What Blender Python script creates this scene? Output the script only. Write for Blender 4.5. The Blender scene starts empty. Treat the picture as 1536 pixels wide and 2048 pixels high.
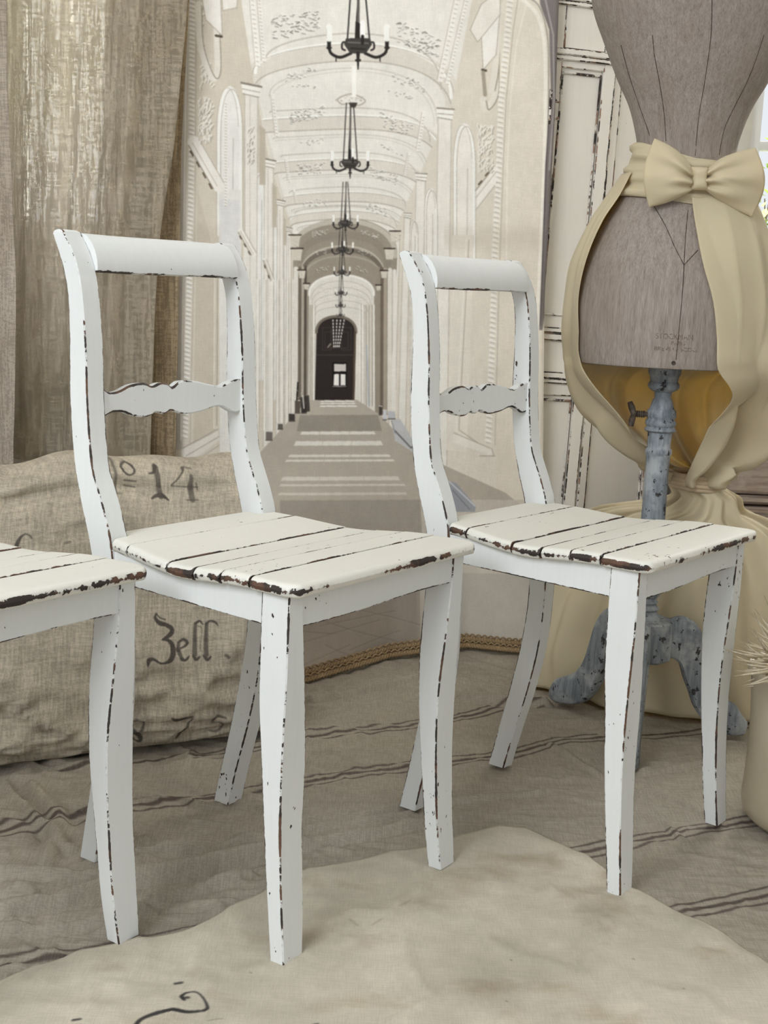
import bpy, math, random
import numpy as np
from mathutils import Vector, Matrix

# ------------------------------------------------------------------ camera
F_PX, PITCH, ROLL, CAM_H = 2500.11, math.radians(9.7169), math.radians(2.4753), 0.77864
scene = bpy.context.scene
COL = scene.collection
cam_d = bpy.data.cameras.new('camera'); cam = bpy.data.objects.new('camera', cam_d); COL.objects.link(cam)
cam_d.sensor_fit = 'VERTICAL'; cam_d.sensor_height = 36.0; cam_d.lens = F_PX / 2048 * 36.0
cam_d.clip_start = 0.02; cam_d.clip_end = 200
_f = Vector((0, math.cos(PITCH), -math.sin(PITCH))); _u = Vector((0, math.sin(PITCH), math.cos(PITCH))); _r = Vector((1, 0, 0))
_r2 = _r * math.cos(ROLL) - _u * (-math.sin(ROLL)); _u2 = _u * math.cos(ROLL) - _r * math.sin(ROLL)
m3 = Matrix((_r2, _u2, -_f)).transposed()
cam.matrix_world = Matrix.Translation((0, 0, CAM_H)) @ m3.to_4x4()
scene.camera = cam

# ------------------------------------------------------------------ world and lights
w = bpy.data.worlds.new('overcast_daylight'); scene.world = w; w.use_nodes = True
wb = w.node_tree.nodes['Background']; wb.inputs[0].default_value = (0.93, 0.965, 1.0, 1); wb.inputs[1].default_value = 0.82

def area(name, loc, target, sx, sy, power, col):
    l = bpy.data.lights.new(name, 'AREA'); l.shape = 'RECTANGLE'; l.size = sx; l.size_y = sy; l.energy = power; l.color = col
    o = bpy.data.objects.new(name, l); COL.objects.link(o); o.location = loc
    o.rotation_euler = (Vector(target) - Vector(loc)).to_track_quat('-Z', 'Y').to_euler()
    return o
area('daylight_from_shop_front', (-1.5, -0.6, 2.1), (0.2, 2.0, 0.3), 1.5, 1.3, 62, (0.90, 0.95, 1.0))
area('overhead_fill_light', (0.2, 1.9, 2.45), (0.2, 2.1, 0.0), 1.8, 1.0, 6, (1.0, 0.965, 0.90))  # overhead area light added under the closed ceiling; there is no skylight
area('daylight_outside_left_window', (-1.1, 3.95, 2.75), (-0.72, 2.75, 1.25), 0.8, 0.8, 620, (1.0, 0.985, 0.96))
area('daylight_outside_right_window', (1.75, 4.0, 2.1), (0.8, 2.6, 0.6), 1.0, 1.0, 110, (1.0, 0.98, 0.93))
vs = scene.view_settings
vs.view_transform = 'Standard'; vs.look = 'None'; vs.gamma = 1.0; vs.use_curve_mapping = False; vs.exposure = 0.14

# ------------------------------------------------------------------ geometry of the view, used to take places from image pixels
def ray(px, py):
    du, dv = px - 768, py - 1024
    c, s = math.cos(ROLL), math.sin(ROLL)
    x = (du * c + dv * s) / F_PX; up = -(-du * s + dv * c) / F_PX
    return (x, math.cos(PITCH) + up * math.sin(PITCH), -math.sin(PITCH) + up * math.cos(PITCH))
def at(px, py, Y):
    d = ray(px, py); t = Y / d[1]
    return Vector((d[0] * t, Y, d[2] * t + CAM_H))
def gr(px, py, z=0.0):
    d = ray(px, py); t = (z - CAM_H) / d[2]
    return Vector((d[0] * t, d[1] * t, z))
def sm(t): t = min(1, max(0, t)); return t * t * (3 - 2 * t)
def crom(xs, ys, x):
    """smooth interpolation through points, many taken from image pixels"""
    xs = list(xs); ys = list(ys)
    if xs[0] > xs[-1]: xs.reverse(); ys.reverse()
    if x <= xs[0]: return ys[0]
    if x >= xs[-1]: return ys[-1]
    i = max(j for j in range(len(xs) - 1) if xs[j] <= x)
    t = (x - xs[i]) / (xs[i + 1] - xs[i])
    def sl(k):
        if k == 0: return (ys[1] - ys[0]) / (xs[1] - xs[0])
        if k == len(xs) - 1: return (ys[-1] - ys[-2]) / (xs[-1] - xs[-2])
        return (ys[k + 1] - ys[k - 1]) / (xs[k + 1] - xs[k - 1])
    h = xs[i + 1] - xs[i]; m0 = sl(i) * h; m1 = sl(i + 1) * h
    return (2*t**3 - 3*t*t + 1) * ys[i] + (t**3 - 2*t*t + t) * m0 + (-2*t**3 + 3*t*t) * ys[i+1] + (t**3 - t*t) * m1

rng = np.random.RandomState(7)
_G = rng.rand(8, 64, 64)
def vnoise(x, y, k=0):
    x = np.asarray(x, float); y = np.asarray(y, float)
    xi = np.floor(x).astype(int); yi = np.floor(y).astype(int); fx = x - xi; fy = y - yi
    fx = fx * fx * (3 - 2 * fx); fy = fy * fy * (3 - 2 * fy); g = _G[k % 8]
    a = g[yi % 64, xi % 64]; b = g[yi % 64, (xi + 1) % 64]; c = g[(yi + 1) % 64, xi % 64]; d = g[(yi + 1) % 64, (xi + 1) % 64]
    return (a * (1 - fx) + b * fx) * (1 - fy) + (c * (1 - fx) + d * fx) * fy
def fbm(x, y, n=4, k=0):
    s = 0; a = .5
    for i in range(n): s = s + a * vnoise(np.asarray(x) * 2**i + 3.1 * i, np.asarray(y) * 2**i + 7.7 * i, k + i); a *= .5
    return s

# ------------------------------------------------------------------ object helpers
def mesh(name, verts, faces, mat=None, parent=None, edge=None, uv=None, smooth=None, flat=False):
    me = bpy.data.meshes.new(name); me.from_pydata([tuple(v) for v in verts], [], faces); me.update()
    if edge is not None:
        a = me.attributes.new('edge_distance', 'FLOAT', 'POINT'); a.data.foreach_set('value', np.array(edge, dtype=np.float32))
    if uv is not None:
        l = me.uv_layers.new(name='UVMap'); idx = np.empty(len(me.loops), dtype=np.int32); me.loops.foreach_get('vertex_index', idx)
        l.data.foreach_set('uv', np.asarray(uv, dtype=np.float32)[idx].ravel())
    if not flat:
        me.polygons.foreach_set('use_smooth', [True] * len(me.polygons))
        if smooth is not None: me.set_sharp_from_angle(angle=math.radians(smooth))
    if mat: me.materials.append(mat)
    o = bpy.data.objects.new(name, me); COL.objects.link(o)
    if parent: o.parent = parent
    return o
def tag(o, label=None, cat=None, group=None, kind=None):
    if label: o['label'] = label
    if cat: o['category'] = cat
    if group: o['group'] = group
    if kind: o['kind'] = kind
    return o
def thing(name, loc, label, cat, group=None, rz=0):
    o = bpy.data.objects.new(name, None); COL.objects.link(o); o.empty_display_size = .1
    o.location = loc; o.rotation_euler = (0, 0, rz); tag(o, label, cat, group); return o
def recalc(o):
    import bmesh
    bm = bmesh.new(); bm.from_mesh(o.data); bmesh.ops.recalc_face_normals(bm, faces=bm.faces); bm.to_mesh(o.data); bm.free(); return o
def local(parent, pts):
    """world points -> the frame of a parent that has only location and z rotation"""
    c, s = math.cos(-parent.rotation_euler.z), math.sin(-parent.rotation_euler.z); L = parent.location
    out = []
    for p in pts:
        x, y, z = p[0] - L.x, p[1] - L.y, p[2] - L.z
        out.append((x * c - y * s, x * s + y * c, z))
    return out
def grid_faces(nu, nv, close_u=False, close_v=False):
    f = []
    for i in range(nu if close_u else nu - 1):
        for j in range(nv if close_v else nv - 1):
            a = i * nv + j; b = ((i + 1) % nu) * nv + j; c = ((i + 1) % nu) * nv + (j + 1) % nv; d = i * nv + (j + 1) % nv
            f.append((a, b, c, d))
    return f
def rect_loft(secs, bev=.0025):
    """secs: list of 4 corner points each; rounded arrises and the distance to the nearest arris"""
    V = []; E = []; n = 12
    for s in secs:
        s = [Vector(p) for p in s]
        for k in range(4):
            p, q = s[k], s[(k + 1) % 4]; L = (q - p).length; b = min(bev, L * .4); d = (q - p).normalized()
            V += [p + d * b, (p + q) / 2, q - d * b]; E += [0, max(0, L / 2 - b), 0]
    F = grid_faces(len(secs), n, close_v=True)
    F.append(tuple(range(n - 1, -1, -1))); F.append(tuple((len(secs) - 1) * n + i for i in range(n)))
    return V, F, E
def box_vf(x0, x1, y0, y1, z0, z1, b=.0015):
    s = [[(x0, y0, z), (x1, y0, z), (x1, y1, z), (x0, y1, z)] for z in (z0, z1)]
    V = []; F = []; E = []
    # two shrunken caps give a bevelled box
    def ring(z, ins): return [(x0 + ins, y0 + ins, z), (x1 - ins, y0 + ins, z), (x1 - ins, y1 - ins, z), (x0 + ins, y1 - ins, z)]
    R = [ring(z0, b), ring(z0 + b, 0), ring(z1 - b, 0), ring(z1, b)]
    for r in R: V += r; E += [0] * 4
    F = grid_faces(4, 4, close_v=True); F.append((3, 2, 1, 0)); F.append((12, 13, 14, 15))
    return V, F, E
def board(name, x0, x1, y0, y1, z0, z1, mat, parent=None, b=.0015):
    """box with edge distances: long boards get a middle row so that chips stay on arrises"""
    dims = (x1 - x0, y1 - y0, z1 - z0); ax = dims.index(max(dims))
    secs = []
    N = 6
    for i in range(N + 1):
        t = i / N
        if ax == 0: x = x0 + t * dims[0]; secs.append([(x, y0, z0), (x, y1, z0), (x, y1, z1), (x, y0, z1)])
        elif ax == 1: y = y0 + t * dims[1]; secs.append([(x0, y, z0), (x0, y, z1), (x1, y, z1), (x1, y, z0)])
        else: z = z0 + t * dims[2]; secs.append([(x0, y0, z), (x1, y0, z), (x1, y1, z), (x0, y1, z)])
    V, F, E = rect_loft(secs, b)
    return recalc(mesh(name, V, F, mat, parent, edge=E, smooth=40))
def lathe(name, prof, mat, parent=None, n=32, c=(0, 0), wob=0):
    V = []
    for r, z in prof:
        for k in range(n):
            a = 2 * math.pi * k / n
            V.append((c[0] + r * math.cos(a), c[1] + r * math.sin(a), z))
    F = grid_faces(len(prof), n, close_v=True)
    F.append(tuple(range(n - 1, -1, -1))); F.append(tuple((len(prof) - 1) * n + i for i in range(n)))
    return recalc(mesh(name, V, F, mat, parent, smooth=50))
def tube_vf(path, rad, n=8, closed=False):
    V = []; P = [Vector(p) for p in path]; m = len(P)
    up = Vector((0, 0, 1))
    for i, p in enumerate(P):
        t = (P[min(i + 1, m - 1)] - P[max(i - 1, 0)]).normalized()
        a = t.cross(up); a = a.normalized() if a.length > 1e-3 else Vector((1, 0, 0)); b = t.cross(a)
        r = rad[i] if hasattr(rad, '__len__') else rad
        for k in range(n):
            q = 2 * math.pi * k / n; V.append(p + a * (r * math.cos(q)) + b * (r * math.sin(q)))
    F = grid_faces(m, n, close_v=True); F.append(tuple(range(n - 1, -1, -1))); F.append(tuple((m - 1) * n + i for i in range(n)))
    return V, F
def join_vf(lst):
    V = []; F = []
    for v, f in lst:
        k = len(V); V += [tuple(x) for x in v]; F += [tuple(i + k for i in g) for g in f]
    return V, F
def solid(o, t, off=0):
    m = o.modifiers.new('thickness', 'SOLIDIFY'); m.thickness = t; m.offset = off; return o

# ------------------------------------------------------------------ materials
def s2l(c): return tuple(((v / 255 + .055) / 1.055) ** 2.4 if v > 10 else v / 255 / 12.92 for v in c) + (1,)
class Mat:
    def __init__(s, name, rough=.8):
        s.m = bpy.data.materials.new(name); s.m.use_nodes = True; s.t = s.m.node_tree; s.b = s.t.nodes['Principled BSDF']
        s.b.inputs['Roughness'].default_value = rough; s.b.inputs['Specular IOR Level'].default_value = .3
    def n(s, typ, **kw):
        x = s.t.nodes.new(typ)
        for k, v in kw.items():
            if k in x.inputs.keys(): x.inputs[k].default_value = v
            else: setattr(x, k, v)
        return x
    def l(s, a, b): s.t.links.new(a, b)
    def coords(s, scale=(1, 1, 1), kind='Object', rnd=False):
        tc = s.n('ShaderNodeTexCoord'); mp = s.n('ShaderNodeMapping'); mp.inputs['Scale'].default_value = scale
        s.l(tc.outputs[kind], mp.inputs['Vector'])
        if rnd:
            oi = s.n('ShaderNodeObjectInfo'); ml = s.math('MULTIPLY', oi.outputs['Random'], 37.0)
            cb = s.n('ShaderNodeCombineXYZ')
            for i in range(3): s.l(ml, cb.inputs[i])
            s.l(cb.outputs[0], mp.inputs['Location'])
        return mp.outputs[0]
    def noise(s, vec, scale, detail=3, rough=.55):
        x = s.n('ShaderNodeTexNoise'); x.inputs['Scale'].default_value = scale; x.inputs['Detail'].default_value = detail; x.inputs['Roughness'].default_value = rough
        s.l(vec, x.inputs['Vector']); return x.outputs['Fac']
    def math(s, op, a, b=None, c=None):
        x = s.n('ShaderNodeMath'); x.operation = op
        for i, v in enumerate((a, b, c)):
            if v is None: continue
            if isinstance(v, (int, float)): x.inputs[i].default_value = v
            else: s.l(v, x.inputs[i])
        return x.outputs[0]
    def step(s, v, a, b, lo=0., hi=1.):
        x = s.n('ShaderNodeMapRange'); x.interpolation_type = 'SMOOTHSTEP'
        s.l(v, x.inputs['Value']); x.inputs['From Min'].default_value = a; x.inputs['From Max'].default_value = b
        x.inputs['To Min'].default_value = lo; x.inputs['To Max'].default_value = hi; return x.outputs[0]
    def mix(s, fac, a, b, mode='MIX'):
        x = s.n('ShaderNodeMix'); x.data_type = 'RGBA'; x.blend_type = mode
        for sock, v in ((x.inputs[0], fac), (x.inputs[6], a), (x.inputs[7], b)):
            if isinstance(v, (tuple, float, int)): sock.default_value = v
            else: s.l(v, sock)
        return x.outputs[2]
    def ramp(s, v, stops):
        x = s.n('ShaderNodeValToRGB'); e = x.color_ramp.elements
        while len(e) < len(stops): e.new(.5)
        for k, (p, c) in enumerate(stops): e[k].position = p; e[k].color = c
        s.l(v, x.inputs[0]); return x.outputs[0]
    def color(s, c): 
        if isinstance(c, tuple): s.b.inputs['Base Color'].default_value = c
        else: s.l(c, s.b.inputs['Base Color'])
    def bump(s, h, dist, strength=1.0):
        x = s.n('ShaderNodeBump'); x.inputs['Distance'].default_value = dist; x.inputs['Strength'].default_value = strength
        s.l(h, x.inputs['Height']); s.l(x.outputs[0], s.b.inputs['Normal'])
    def weave(s, vec, density=1.0):
        a = s.n('ShaderNodeMapping'); a.inputs['Scale'].default_value = (900 * density, 60 * density, 60 * density); s.l(vec, a.inputs['Vector'])
        b = s.n('ShaderNodeMapping'); b.inputs['Scale'].default_value = (60 * density, 900 * density, 900 * density); s.l(vec, b.inputs['Vector'])
        return s.math('MULTIPLY', s.math('ADD', s.noise(a.outputs[0], 1, 2), s.noise(b.outputs[0], 1, 2)), .5)

def distressed(name, paint=(230, 232, 231), wood=(72, 54, 46), amount=1.0, wood2=(120, 88, 70), specks=.0):
    m = Mat(name, .62)
    v = m.coords((1, 1, 1), rnd=True)
    at_ = m.n('ShaderNodeAttribute'); at_.attribute_name = 'edge_distance'
    d = m.math('MULTIPLY', at_.outputs['Fac'], 300.0)
    hi = m.noise(v, 120, 5, .65); lo = m.noise(v, 13, 2, .5); mid = m.noise(v, 45, 3, .6)
    s = m.math('ADD', m.math('MULTIPLY', hi, .9), m.math('ADD', m.math('MULTIPLY', lo, 1.1), m.math('MULTIPLY', mid, .75)))
    s = m.math('SUBTRACT', s, d)
    mask = m.step(s, 1.435 - .1 * amount, 1.465 - .1 * amount)
    # isolated specks away from arrises
    vs_ = m.coords((1, 1, .6), rnd=True)
    sp = m.step(m.math('ADD', m.noise(vs_, 150, 2, .5), m.math('MULTIPLY', m.noise(vs_, 9, 2), .55)), 1.05 + specks, 1.07 + specks)
    mask = m.math('MAXIMUM', mask, sp)
    halo = m.step(s, 1.27 - .1 * amount, 1.42 - .1 * amount)
    pv = m.noise(v, 6, 3); brush = m.noise(m.coords((160, 160, 14)), 1, 3)
    pc = m.mix(pv, s2l(tuple(c - 9 for c in paint)), s2l(paint))
    pc = m.mix(m.math('MULTIPLY', m.step(brush, .35, .7), .14), pc, s2l((214, 213, 208)))
    pc = m.mix(m.math('MULTIPLY', halo, .35), pc, s2l((185, 183, 178)))
    wc = m.mix(m.noise(v, 60, 3), s2l(wood), s2l(wood2)); wc = m.mix(m.step(m.noise(v, 30, 2), .42, .52), wc, s2l((58, 51, 47)))
    m.color(m.mix(mask, pc, wc))
    h = m.math('SUBTRACT', m.math('MULTIPLY', brush, .25), m.math('MULTIPLY', mask, 1.0)); m.bump(h, .0009, .8)
    return m.m
def linen(name, col, col2, density=1.0, contrast=.5, rough=.95, kind='Object', transl=0, transp=0, blotch=6, bump=.0006, tcol=None, slub=False):
    m = Mat(name, rough); m.b.inputs['Specular IOR Level'].default_value = .1
    v = m.coords((1, 1, 1), kind); wv = m.weave(v, density)
    if slub: wv = m.step(m.math('ADD', m.math('MULTIPLY', wv, .45), m.math('MULTIPLY', m.weave(v, density * .4), .55)), .40, .60, .30, .70)
    bl = m.noise(v, blotch, 4)
    c = m.mix(m.step(bl, .3, .7), s2l(col), s2l(col2))
    k = m.step(wv, .38, .62, 1 - contrast * .45, 1 + contrast * .2)
    cc = m.n('ShaderNodeVectorMath'); cc.operation = 'SCALE'; m.l(c, cc.inputs[0]); m.l(k, cc.inputs['Scale'])
    m.color(cc.outputs[0]); m.bump(wv, bump, .6)
    if transl or transp:
        out = m.t.nodes['Material Output']; tr = m.n('ShaderNodeBsdfTranslucent')
        if tcol: tr.inputs[0].default_value = s2l(tcol)
        else: m.l(cc.outputs[0], tr.inputs[0])
        ms = m.n('ShaderNodeMixShader'); ms.inputs[0].default_value = transl; m.l(m.b.outputs[0], ms.inputs[1]); m.l(tr.outputs[0], ms.inputs[2]); o = ms.outputs[0]
        if transp:
            tp = m.n('ShaderNodeBsdfTransparent'); m2 = m.n('ShaderNodeMixShader'); m.l(m.step(wv, .40, .68, .06, transp), m2.inputs[0]); m.l(o, m2.inputs[1]); m.l(tp.outputs[0], m2.inputs[2]); o = m2.outputs[0]
        m.l(o, out.inputs['Surface'])
    return m.m
def printed(name, img, weave_scale=1.0, contrast=.2, rough=.9, bump=.0004, kind='Object', blot=0.0, gain=1.0):
    m = Mat(name, rough); m.b.inputs['Specular IOR Level'].default_value = .15
    tc = m.n('ShaderNodeTexCoord'); ti = m.n('ShaderNodeTexImage'); ti.image = img; ti.extension = 'EXTEND'; m.l(tc.outputs['UV'], ti.inputs['Vector'])
    v = m.coords((1, 1, 1), kind); wv = m.weave(v, weave_scale); k = m.step(wv, .38, .62, 1 - contrast * .5, 1 + contrast * .3)
    if blot:
        k = m.math('MULTIPLY', k, m.step(m.noise(v, 7, 5, .6), .3, .7, 1 - blot, 1 + blot * .5))
    k = m.math('MULTIPLY', k, gain)
    cc = m.n('ShaderNodeVectorMath'); cc.operation = 'SCALE'; m.l(ti.outputs['Color'], cc.inputs[0]); m.l(k, cc.inputs['Scale'])
    m.color(cc.outputs[0]); m.bump(wv, bump, .6); return m.m
def simple(name, c, rough=.7, c2=None, scale=20, metal=0, bump=0, stretch=(1, 1, 1)):
    m = Mat(name, rough); m.b.inputs['Metallic'].default_value = metal
    if c2:
        nz = m.noise(m.coords(stretch), scale, 4, .6); m.color(m.mix(m.step(nz, .35, .65), s2l(c), s2l(c2)))
        if bump: m.bump(nz, bump, .8)
    else: m.color(s2l(c))
    return m.m

WHITE = distressed('chippy_white_paint')
WHITE_SEAT = distressed('chippy_white_seat_paint', paint=(232, 230, 221), amount=1.6)

# ------------------------------------------------------------------ painter for flat prints (cloth prints, stencils)
class Canvas:
    def __init__(s, x0, x1, y0, y1, k, mp, col):
        s.x0, s.y0, s.x1, s.y1, s.k, s.mp = x0, y0, x1, y1, k, mp
        s.w = int((x1 - x0) * k); s.h = int((y1 - y0) * k); s.a = np.empty((s.h, s.w, 3), np.float32); s.a[:] = np.array(col) / 255
    def T(s, pts):
        """image pixel points -> texels of the print, cast by camera ray into its own metric frame"""
        o = []
        for p in pts:
            u, v = s.mp(*p); o.append(((u - s.x0) * s.k, (v - s.y0) * s.k))
        return np.array(o)
    def bb(s, P, m):
        x0 = max(0, int(P[:, 0].min() - m)); x1 = min(s.w, int(P[:, 0].max() + m) + 2); y0 = max(0, int(P[:, 1].min() - m)); y1 = min(s.h, int(P[:, 1].max() + m) + 2)
        return (x0, x1, y0, y1) if x1 > x0 and y1 > y0 else None
    def blend(s, b, al, col):
        x0, x1, y0, y1 = b; R = s.a[y0:y1, x0:x1]; c = np.asarray(col, np.float32) / 255
        R += (c - R) * al[..., None]
    def poly(s, pts, col, al=1.0, col2=None):
        P = s.T(pts); b = s.bb(P, 1)
        if not b: return
        x0, x1, y0, y1 = b; Y = np.arange(y0, y1) + .5; m = np.zeros((y1 - y0, x1 - x0), np.float32); X = np.arange(x0, x1) + .5
        for q, y in enumerate(Y):
            xs = []
            for i in range(len(P)):
                ax, ay = P[i]; bx, by = P[(i + 1) % len(P)]
                if (ay <= y) != (by <= y): xs.append(ax + (y - ay) / (by - ay) * (bx - ax))
            xs.sort()
            for i in range(0, len(xs) - 1, 2): m[q] += np.clip(X - xs[i] + .5, 0, 1) * np.clip(xs[i + 1] - X + .5, 0, 1)
        m = np.clip(m, 0, 1) * al
        if col2 is not None:
            t = ((Y - P[:, 1].min()) / (np.ptp(P[:, 1]) + 1e-6))[:, None, None]; c = (np.array(col2) * (1 - t) + np.array(col) * t)
            s.blend(b, m, np.broadcast_to(c, (len(Y), x1 - x0, 3)))
        else: s.blend(b, m, col)
    def line(s, pts, wd, col, al=1.0, soft=.7):
        P = s.T(pts); n = len(P)
        for i in range(n - 1):
            w0 = (wd[i] if hasattr(wd, '__len__') else wd) * .5; w1 = (wd[i + 1] if hasattr(wd, '__len__') else wd) * .5
            sg = P[i:i + 2]; b = s.bb(sg, max(w0, w1) * s.pxk + 2)
            if not b: continue
            x0, x1, y0, y1 = b; X, Y = np.meshgrid(np.arange(x0, x1) + .5, np.arange(y0, y1) + .5)
            d = sg[1] - sg[0]; L = max(1e-6, (d ** 2).sum()); t = np.clip(((X - sg[0][0]) * d[0] + (Y - sg[0][1]) * d[1]) / L, 0, 1)
            D = np.hypot(X - sg[0][0] - t * d[0], Y - sg[0][1] - t * d[1]); W = (w0 + (w1 - w0) * t) * s.pxk
            s.blend(b, np.clip((W - D) / soft + .5, 0, 1) * al, col)
    pxk = 1.0
    def curve(s, pts, wd, col, al=1.0, n=8, soft=.7):
        """smooth curve through points"""
        pts = [tuple(p) for p in pts]; ts = list(range(len(pts))); xs = [p[0] for p in pts]; ys = [p[1] for p in pts]
        q = []; ws = []
        for i in range((len(pts) - 1) * n + 1):
            t = i / n; q.append((crom(ts, xs, t), crom(ts, ys, t)))
            ws.append(crom(ts, wd, t) if hasattr(wd, '__len__') else wd)
        s.line(q, ws, col, al, soft)
    def blur(s, n=1):
        for _ in range(n):
            p = np.pad(s.a, ((1, 1), (1, 1), (0, 0)), 'edge')
            s.a = (p[1:-1, 1:-1] * 4 + (p[:-2, 1:-1] + p[2:, 1:-1] + p[1:-1, :-2] + p[1:-1, 2:]) * 2 + p[:-2, :-2] + p[2:, 2:] + p[:-2, 2:] + p[2:, :-2]) / 16
    def image(s, name):
        im = bpy.data.images.new(name, s.w, s.h); A = np.ones((s.h, s.w, 4), np.float32); A[..., :3] = np.clip(s.a, 0, 1)
        im.pixels.foreach_set(A.ravel()); im.update(); im.pack(); return im
    def uv(s, u, v): return ((u - s.x0) / (s.x1 - s.x0), (v - s.y0) / (s.y1 - s.y0))

# ------------------------------------------------------------------ the room shell
def boxes(name, lst, mat, parent=None):
    return mesh(name, *join_vf([box_vf(*b)[:2] for b in lst]), mat, parent, flat=True)
PLASTER = simple('warm_white_plaster', (226, 222, 212), .9, (216, 211, 200), 5)
WOODFLOOR = simple('old_floor_boards', (120, 104, 86), .6, (96, 82, 66), 8, stretch=(20, 1, 1))
X0, X1, Y1, ZT = -1.9, 2.1, 3.25, 2.7
tag(boxes('floor', [(X0, X1, -1.6, Y1, -.06, -.02, .001)], WOODFLOOR), kind='structure')
# back wall in two planes: left one close behind the curtain with a window, right one with a window by the garden
lw = (at(25, 300, 2.93).x, at(236, 300, 2.93).x, at(120, 470, 2.93).z, 2.4)
rw = (at(1500, 300, 3.2).x, 1.75, at(1500, 640, 3.2).z, 2.05)
tag(boxes('wall_back', [(X0, lw[0], 2.90, 2.98, -.02, ZT, .001), (lw[1], .33, 2.90, 2.98, -.02, ZT, .001), (lw[0], lw[1], 2.90, 2.98, -.02, lw[2], .001), (lw[0], lw[1], 2.90, 2.98, lw[3], ZT, .001),
    (.33, rw[0], 3.2, 3.28, -.02, ZT, .001), (rw[1], X1, 3.2, 3.28, -.02, ZT, .001), (rw[0], rw[1], 3.2, 3.28, -.02, rw[2], .001), (rw[0], rw[1], 3.2, 3.28, rw[3], ZT, .001), (.28, .33, 2.98, 3.28, -.02, ZT, .001)], PLASTER), kind='structure')
tag(boxes('wall_left', [(X0 - .06, X0, -1.2, 2.98, -.02, ZT, .001)], PLASTER), kind='structure')
tag(boxes('wall_right', [(X1, X1 + .06, -1.2, 3.28, -.02, ZT, .001)], PLASTER), kind='structure')
tag(boxes('ceiling', [(X0, X1, -.2, 3.28, ZT, ZT + .05, .001)], PLASTER), kind='structure')
FRAME_W = simple('window_frame_paint', (240, 240, 238), .5)
glass = Mat('window_glass', .05); glass.b.inputs['Transmission Weight'].default_value = 1; glass.b.inputs['IOR'].default_value = 1.02; glass.color((.97, .985, 1, 1))
def window(name, x0, x1, z0, z1, y, bars, rows):
    t = bpy.data.objects.new(name, None); COL.objects.link(t); t.location = ((x0 + x1) / 2, y, z0); tag(t, kind='structure')
    L = t.location; f = .028
    pc = [(x0 - L.x, x0 - L.x + f, -.02, .02, 0, z1 - z0, .002), (x1 - L.x - f, x1 - L.x, -.02, .02, 0, z1 - z0, .002), (x0 - L.x + f, x1 - L.x - f, -.02, .02, 0, f, .002), (x0 - L.x + f, x1 - L.x - f, -.02, .02, z1 - z0 - f, z1 - z0, .002)]
    boxes('window_frame', pc, FRAME_W, t)
    for i in range(1, bars): 
        q = x0 + (x1 - x0) * i / bars - L.x; boxes('glazing_bar', [(q - .011, q + .011, -.015, .015, f, z1 - z0 - f, .002)], FRAME_W, t)
    for i in range(1, rows): 
        q = (z1 - z0) * i / rows; boxes('glazing_bar', [(x0 - L.x + f, x1 - L.x - f, -.013, .013, q - .011, q + .011, .002)], FRAME_W, t)
    boxes('pane', [(x0 - L.x + f, x1 - L.x - f, -.002, .002, f, z1 - z0 - f, .0005)], glass.m, t)
window('window_1', lw[0], lw[1], lw[2], lw[3], 2.94, 2, 2)
window('window_2', rw[0], rw[1], rw[2], rw[3], 3.24, 3, 3)

# garden beyond the right-hand window
LEAF = simple('shrub_leaf', (98, 128, 52), .6, (150, 172, 90), 30)
BARK = simple('shrub_bark', (92, 80, 70), .9)
GRASS = simple('garden_grass', (120, 140, 80), .95, (150, 165, 105), 3)
tag(boxes('floor_garden', [(-3.5, 6, 3.35, 9, -.5, -.3, .01)], GRASS), kind='structure')
def shrub(px, Y, n, seed, label, hgt, spread, leaf):
    r = random.Random(seed); b = at(px, 400, Y); t = thing('garden_shrub', (b.x, Y, -.3), label, 'shrub', 'shrubs outside the window')
    tubes = []; leaves = []
    for i in range(n):
        a = r.uniform(0, 6.28); q = r.uniform(.2, 1) * spread; p = []
        top = hgt * r.uniform(.75, 1.05)
        for k in range(7):
            u = k / 6; p.append((math.cos(a) * q * u + r.uniform(-.03, .03), math.sin(a) * q * u * .5 + r.uniform(-.03, .03), u * top))
        tubes.append(tube_vf(p, [.012 * (1 - .8 * k / 6) for k in range(7)], 5))
        for k in range(leaf):
            u = r.uniform(.3, 1) * 6; i0 = min(5, int(u)); c = Vector(p[i0]).lerp(Vector(p[i0 + 1]), u - i0) + Vector((r.uniform(-.09, .09), r.uniform(-.09, .09), r.uniform(-.08, .08)))
            d = Vector((r.uniform(-1, 1), r.uniform(-1, 1), r.uniform(-.6, .8))).normalized(); e = d.cross(Vector((r.uniform(-1, 1), .3, 1))).normalized(); s = r.uniform(.02, .035)
            v = [c - d * s, c + e * s * .4 + Vector((0, 0, .004)), c + d * s, c - e * s * .4 + Vector((0, 0, .004))]
            leaves.append((v, [(0, 1, 2, 3)]))
    V, F = join_vf(tubes); mesh('stems', V, F, BARK, t)
    V, F = join_vf(leaves); tag(mesh('foliage', V, F, LEAF, t, flat=True), kind='stuff')
shrub(1560, 4.6, 26, 3, 'thin twiggy shrub with sparse leaves outside the window at the right', 1.75, .75, 16)
shrub(1580, 4.1, 16, 5, 'low leafy green shrub outside the window, below the twiggy one', 1.12, .5, 60)

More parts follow.
